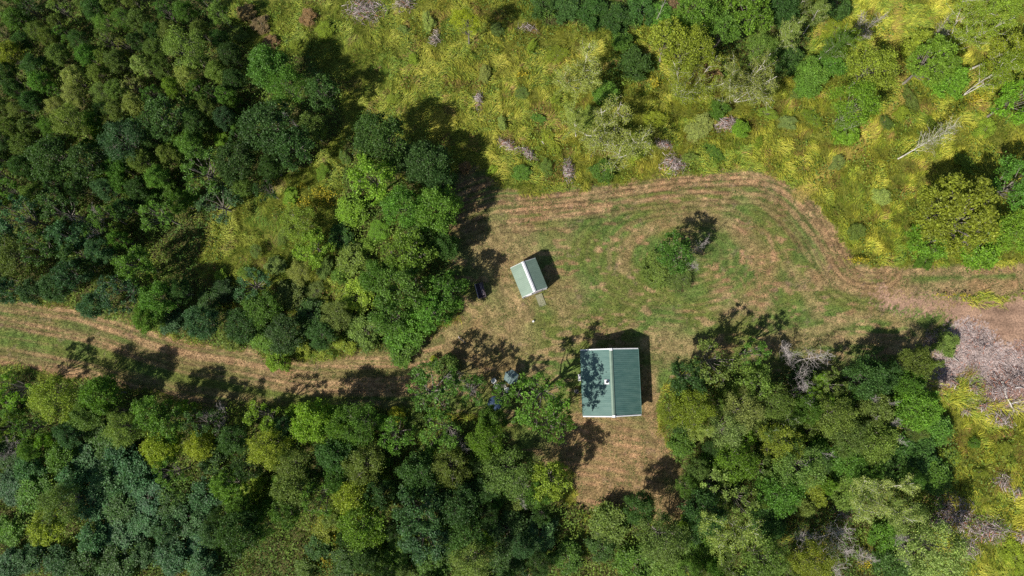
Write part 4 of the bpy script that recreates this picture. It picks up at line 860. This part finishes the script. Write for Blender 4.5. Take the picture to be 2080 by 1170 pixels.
for i, (xx, yy, ll) in enumerate([(.12, .1, 1.6), (.2, -.05, 1.3), (.28, .12, 1.5), (.36, -.1, 1.4)]):
    m = MB(); m.box(xx - .025, xx + .025, yy - ll / 2, yy + ll / 2, .7 + .05 * i, .75 + .05 * i); m.build('loose_board', 'rackpale' if i % 2 == 0 else 'rackwood', bt)
for sx in (-1, 1):
    for sy in (-1, 1):
        m = MB(); m.box(sx * (W2 - .09) - .04, sx * (W2 - .09) + .04, sy * (L2 - .09) - .04, sy * (L2 - .09) + .04, -.05, .178); m.build('leg', 'rackwood', bt)
def umbrella(px, py, r, mat, label, n=6, h=2.35):
    x, y = P(px, py, h); t = empty('garden_umbrella', (x, y, 0), .3); tag(t, label, 'umbrella', 'garden umbrellas by the fire pit')
    m = MB(); m.cyl(0, 0, -.02, .1, .26, .2); m.build('base', 'dark', t); m = MB(); m.cyl(0, 0, .1, h + .1, .025); m.build('pole', 'white', t)
    bm = bmesh.new(); top = bm.verts.new((0, 0, h)); ring = [bm.verts.new((math.cos(i * 2 * math.pi / n) * r, math.sin(i * 2 * math.pi / n) * r, h - .42)) for i in range(n)]
    hem = [bm.verts.new((v.co.x * 1.0, v.co.y * 1.0, v.co.z - .14)) for v in ring]
    for i in range(n): j = (i + 1) % n; bm.faces.new((top, ring[i], ring[j])); bm.faces.new((ring[i], hem[i], hem[j], ring[j]))
    me = bpy.data.meshes.new('canopy'); bm.to_mesh(me); bm.free(); me.materials.append(MAT[mat]); c = link('canopy', me, t)
    md = c.modifiers.new('thickness', 'SOLIDIFY'); md.thickness = .01
    for i in range(n): m = MB(); a = i * 2 * math.pi / n; m.tube((0, 0, h - .04), (math.cos(a) * r * .98, math.sin(a) * r * .98, h - .45), .01, 5); m.build('rib', 'white', t)
umbrella(1038, 766, .95, 'teal', 'faded grey teal garden umbrella open on bare ground left of the big roof', 6)
umbrella(1005, 820, .95, 'navy', 'dark navy garden umbrella half hidden under the trees below the teal one', 8, 2.1)
def chair(px, py, rz, label):
    x, y = P(px, py, .45); t = empty('garden_chair', (x, y, 0), rz); tag(t, label, 'chair', 'white garden chairs by the fire pit')
    m = MB(); m.box(-.24, .24, -.24, .22, .4, .44); m.build('seat', 'plastic', t, .008)
    m = MB(); m.hexa([(-.22, .2, .44), (.22, .2, .44), (.22, .24, .44), (-.22, .24, .44), (-.24, .32, .9), (.24, .32, .9), (.24, .36, .9), (-.24, .36, .9)]); m.build('backrest', 'plastic', t)
    for s in (-1, 1):
        m = MB(); m.box(*sorted((s * .25, s * .3)), -.22, .26, .62, .66); m.box(*sorted((s * .26, s * .29)), -.2, -.16, .0, .618); m.build('armrest', 'plastic', t)
    for a in (-.2, .2):
        for b in (-.18, .2): m = MB(); m.box(a - .02, a + .02, b - .02, b + .02, 0, .398); m.build('leg', 'plastic', t)
chair(1004, 773, 2.0, 'white garden chair left of the teal umbrella, nearest the track'); chair(1009, 785, 1.2, 'white garden chair below the first, left of the fire pit'); chair(1030, 791, 3.4, 'white garden chair below the teal umbrella by the big green tree')
fx, fy = P(1020, 784); fp = empty('fire_pit', (fx, fy, 0)); tag(fp, 'ring of grey stones with ash between the white chairs', 'fire pit')
for i in range(9):
    bm = bmesh.new(); bmesh.ops.create_icosphere(bm, subdivisions=2, radius=.14); r = random.Random(i)
    for v in bm.verts: v.co *= r.uniform(.85, 1.1); v.co.z *= .7
    me = bpy.data.meshes.new('stone'); bm.to_mesh(me); bm.free(); me.materials.append(MAT['stone']); o = link('stone', me, fp); a = i * 6.283 / 9; o.location = (math.cos(a) * .42, math.sin(a) * .42, .07)
m = MB(); m.cyl(0, 0, -.01, .03, .3, .26, 14); m.build('ash_bed', 'ash', fp)
# bucket on the lawn
x, y = P(1083, 653, .2); t = empty('bucket', (x, y, 0)); tag(t, 'small white bucket on the grass between shed and cabin', 'bucket')
m = MB(); m.cyl(0, 0, -.02, .28, .1, .125, 18); b_ = m.build('pail', 'plastic', t); m = MB(); m.cyl(0, 0, .282, .3, .13, .13, 18); m.build('lid', 'plastic', t)
m = MB(); m.tube((-.125, 0, .25), (-.09, .13, .2), .008, 6); m.tube((-.09, .13, .2), (.09, .13, .2), .008, 6); m.tube((.09, .13, .2), (.125, 0, .25), .008, 6); m.build('handle', 'dark', t)
# white heat pump box and grey drum at the cabin's left wall
x, y = P(1177, 767, .7); t = empty('outdoor_unit', (x, y, 0), rzc); tag(t, 'slim white metal unit standing at left wall of the large cabin', 'utility box')
m = MB(); m.box(-.14, .14, -.4, .4, .1, .95); m.build('casing', 'siding', t, .01); m = MB()
bmesh.ops.create_cone(m.bm, cap_ends=True, segments=20, radius1=.26, radius2=.26, depth=.03, matrix=Matrix.Translation((-.155, 0, .52)) @ Matrix.Rotation(math.pi / 2, 4, 'Y')); m.build('fan_grille', 'dark', t)
for s in (-1, 1): m = MB(); m.box(-.12, .12, s * .3 - .04, s * .3 + .04, -.05, .098); m.build('foot', 'dark', t)
x, y = P(1171, 795, .5); t = empty('rain_barrel', (x, y, 0)); tag(t, 'dull grey barrel on the ground left of the large cabin', 'barrel')
m = MB()
for z0, z1, r0, r1 in ((-.03, .3, .24, .29), (.3, .6, .29, .29), (.6, .88, .29, .24)): m.cyl(0, 0, z0, z1 - .001, r0, r1, 18)
m.build('barrel_body', 'stone', t); m = MB(); m.cyl(0, 0, .88, .91, .25, .25, 18); m.build('lid', 'dark', t)
x, y = P(757, 667, .3); t = empty('tree_stump', (x, y, 0)); tag(t, 'pale cut stump in leafy brush left of the clearing', 'stump')
m = MB(); m.cyl(0, 0, -.05, 1.6, .36, .3, 12); m.build('trunk', 'bark', t); m = MB(); m.cyl(0, 0, 1.602, 1.62, .29, .28, 12); m.build('cut_face', 'birch', t)
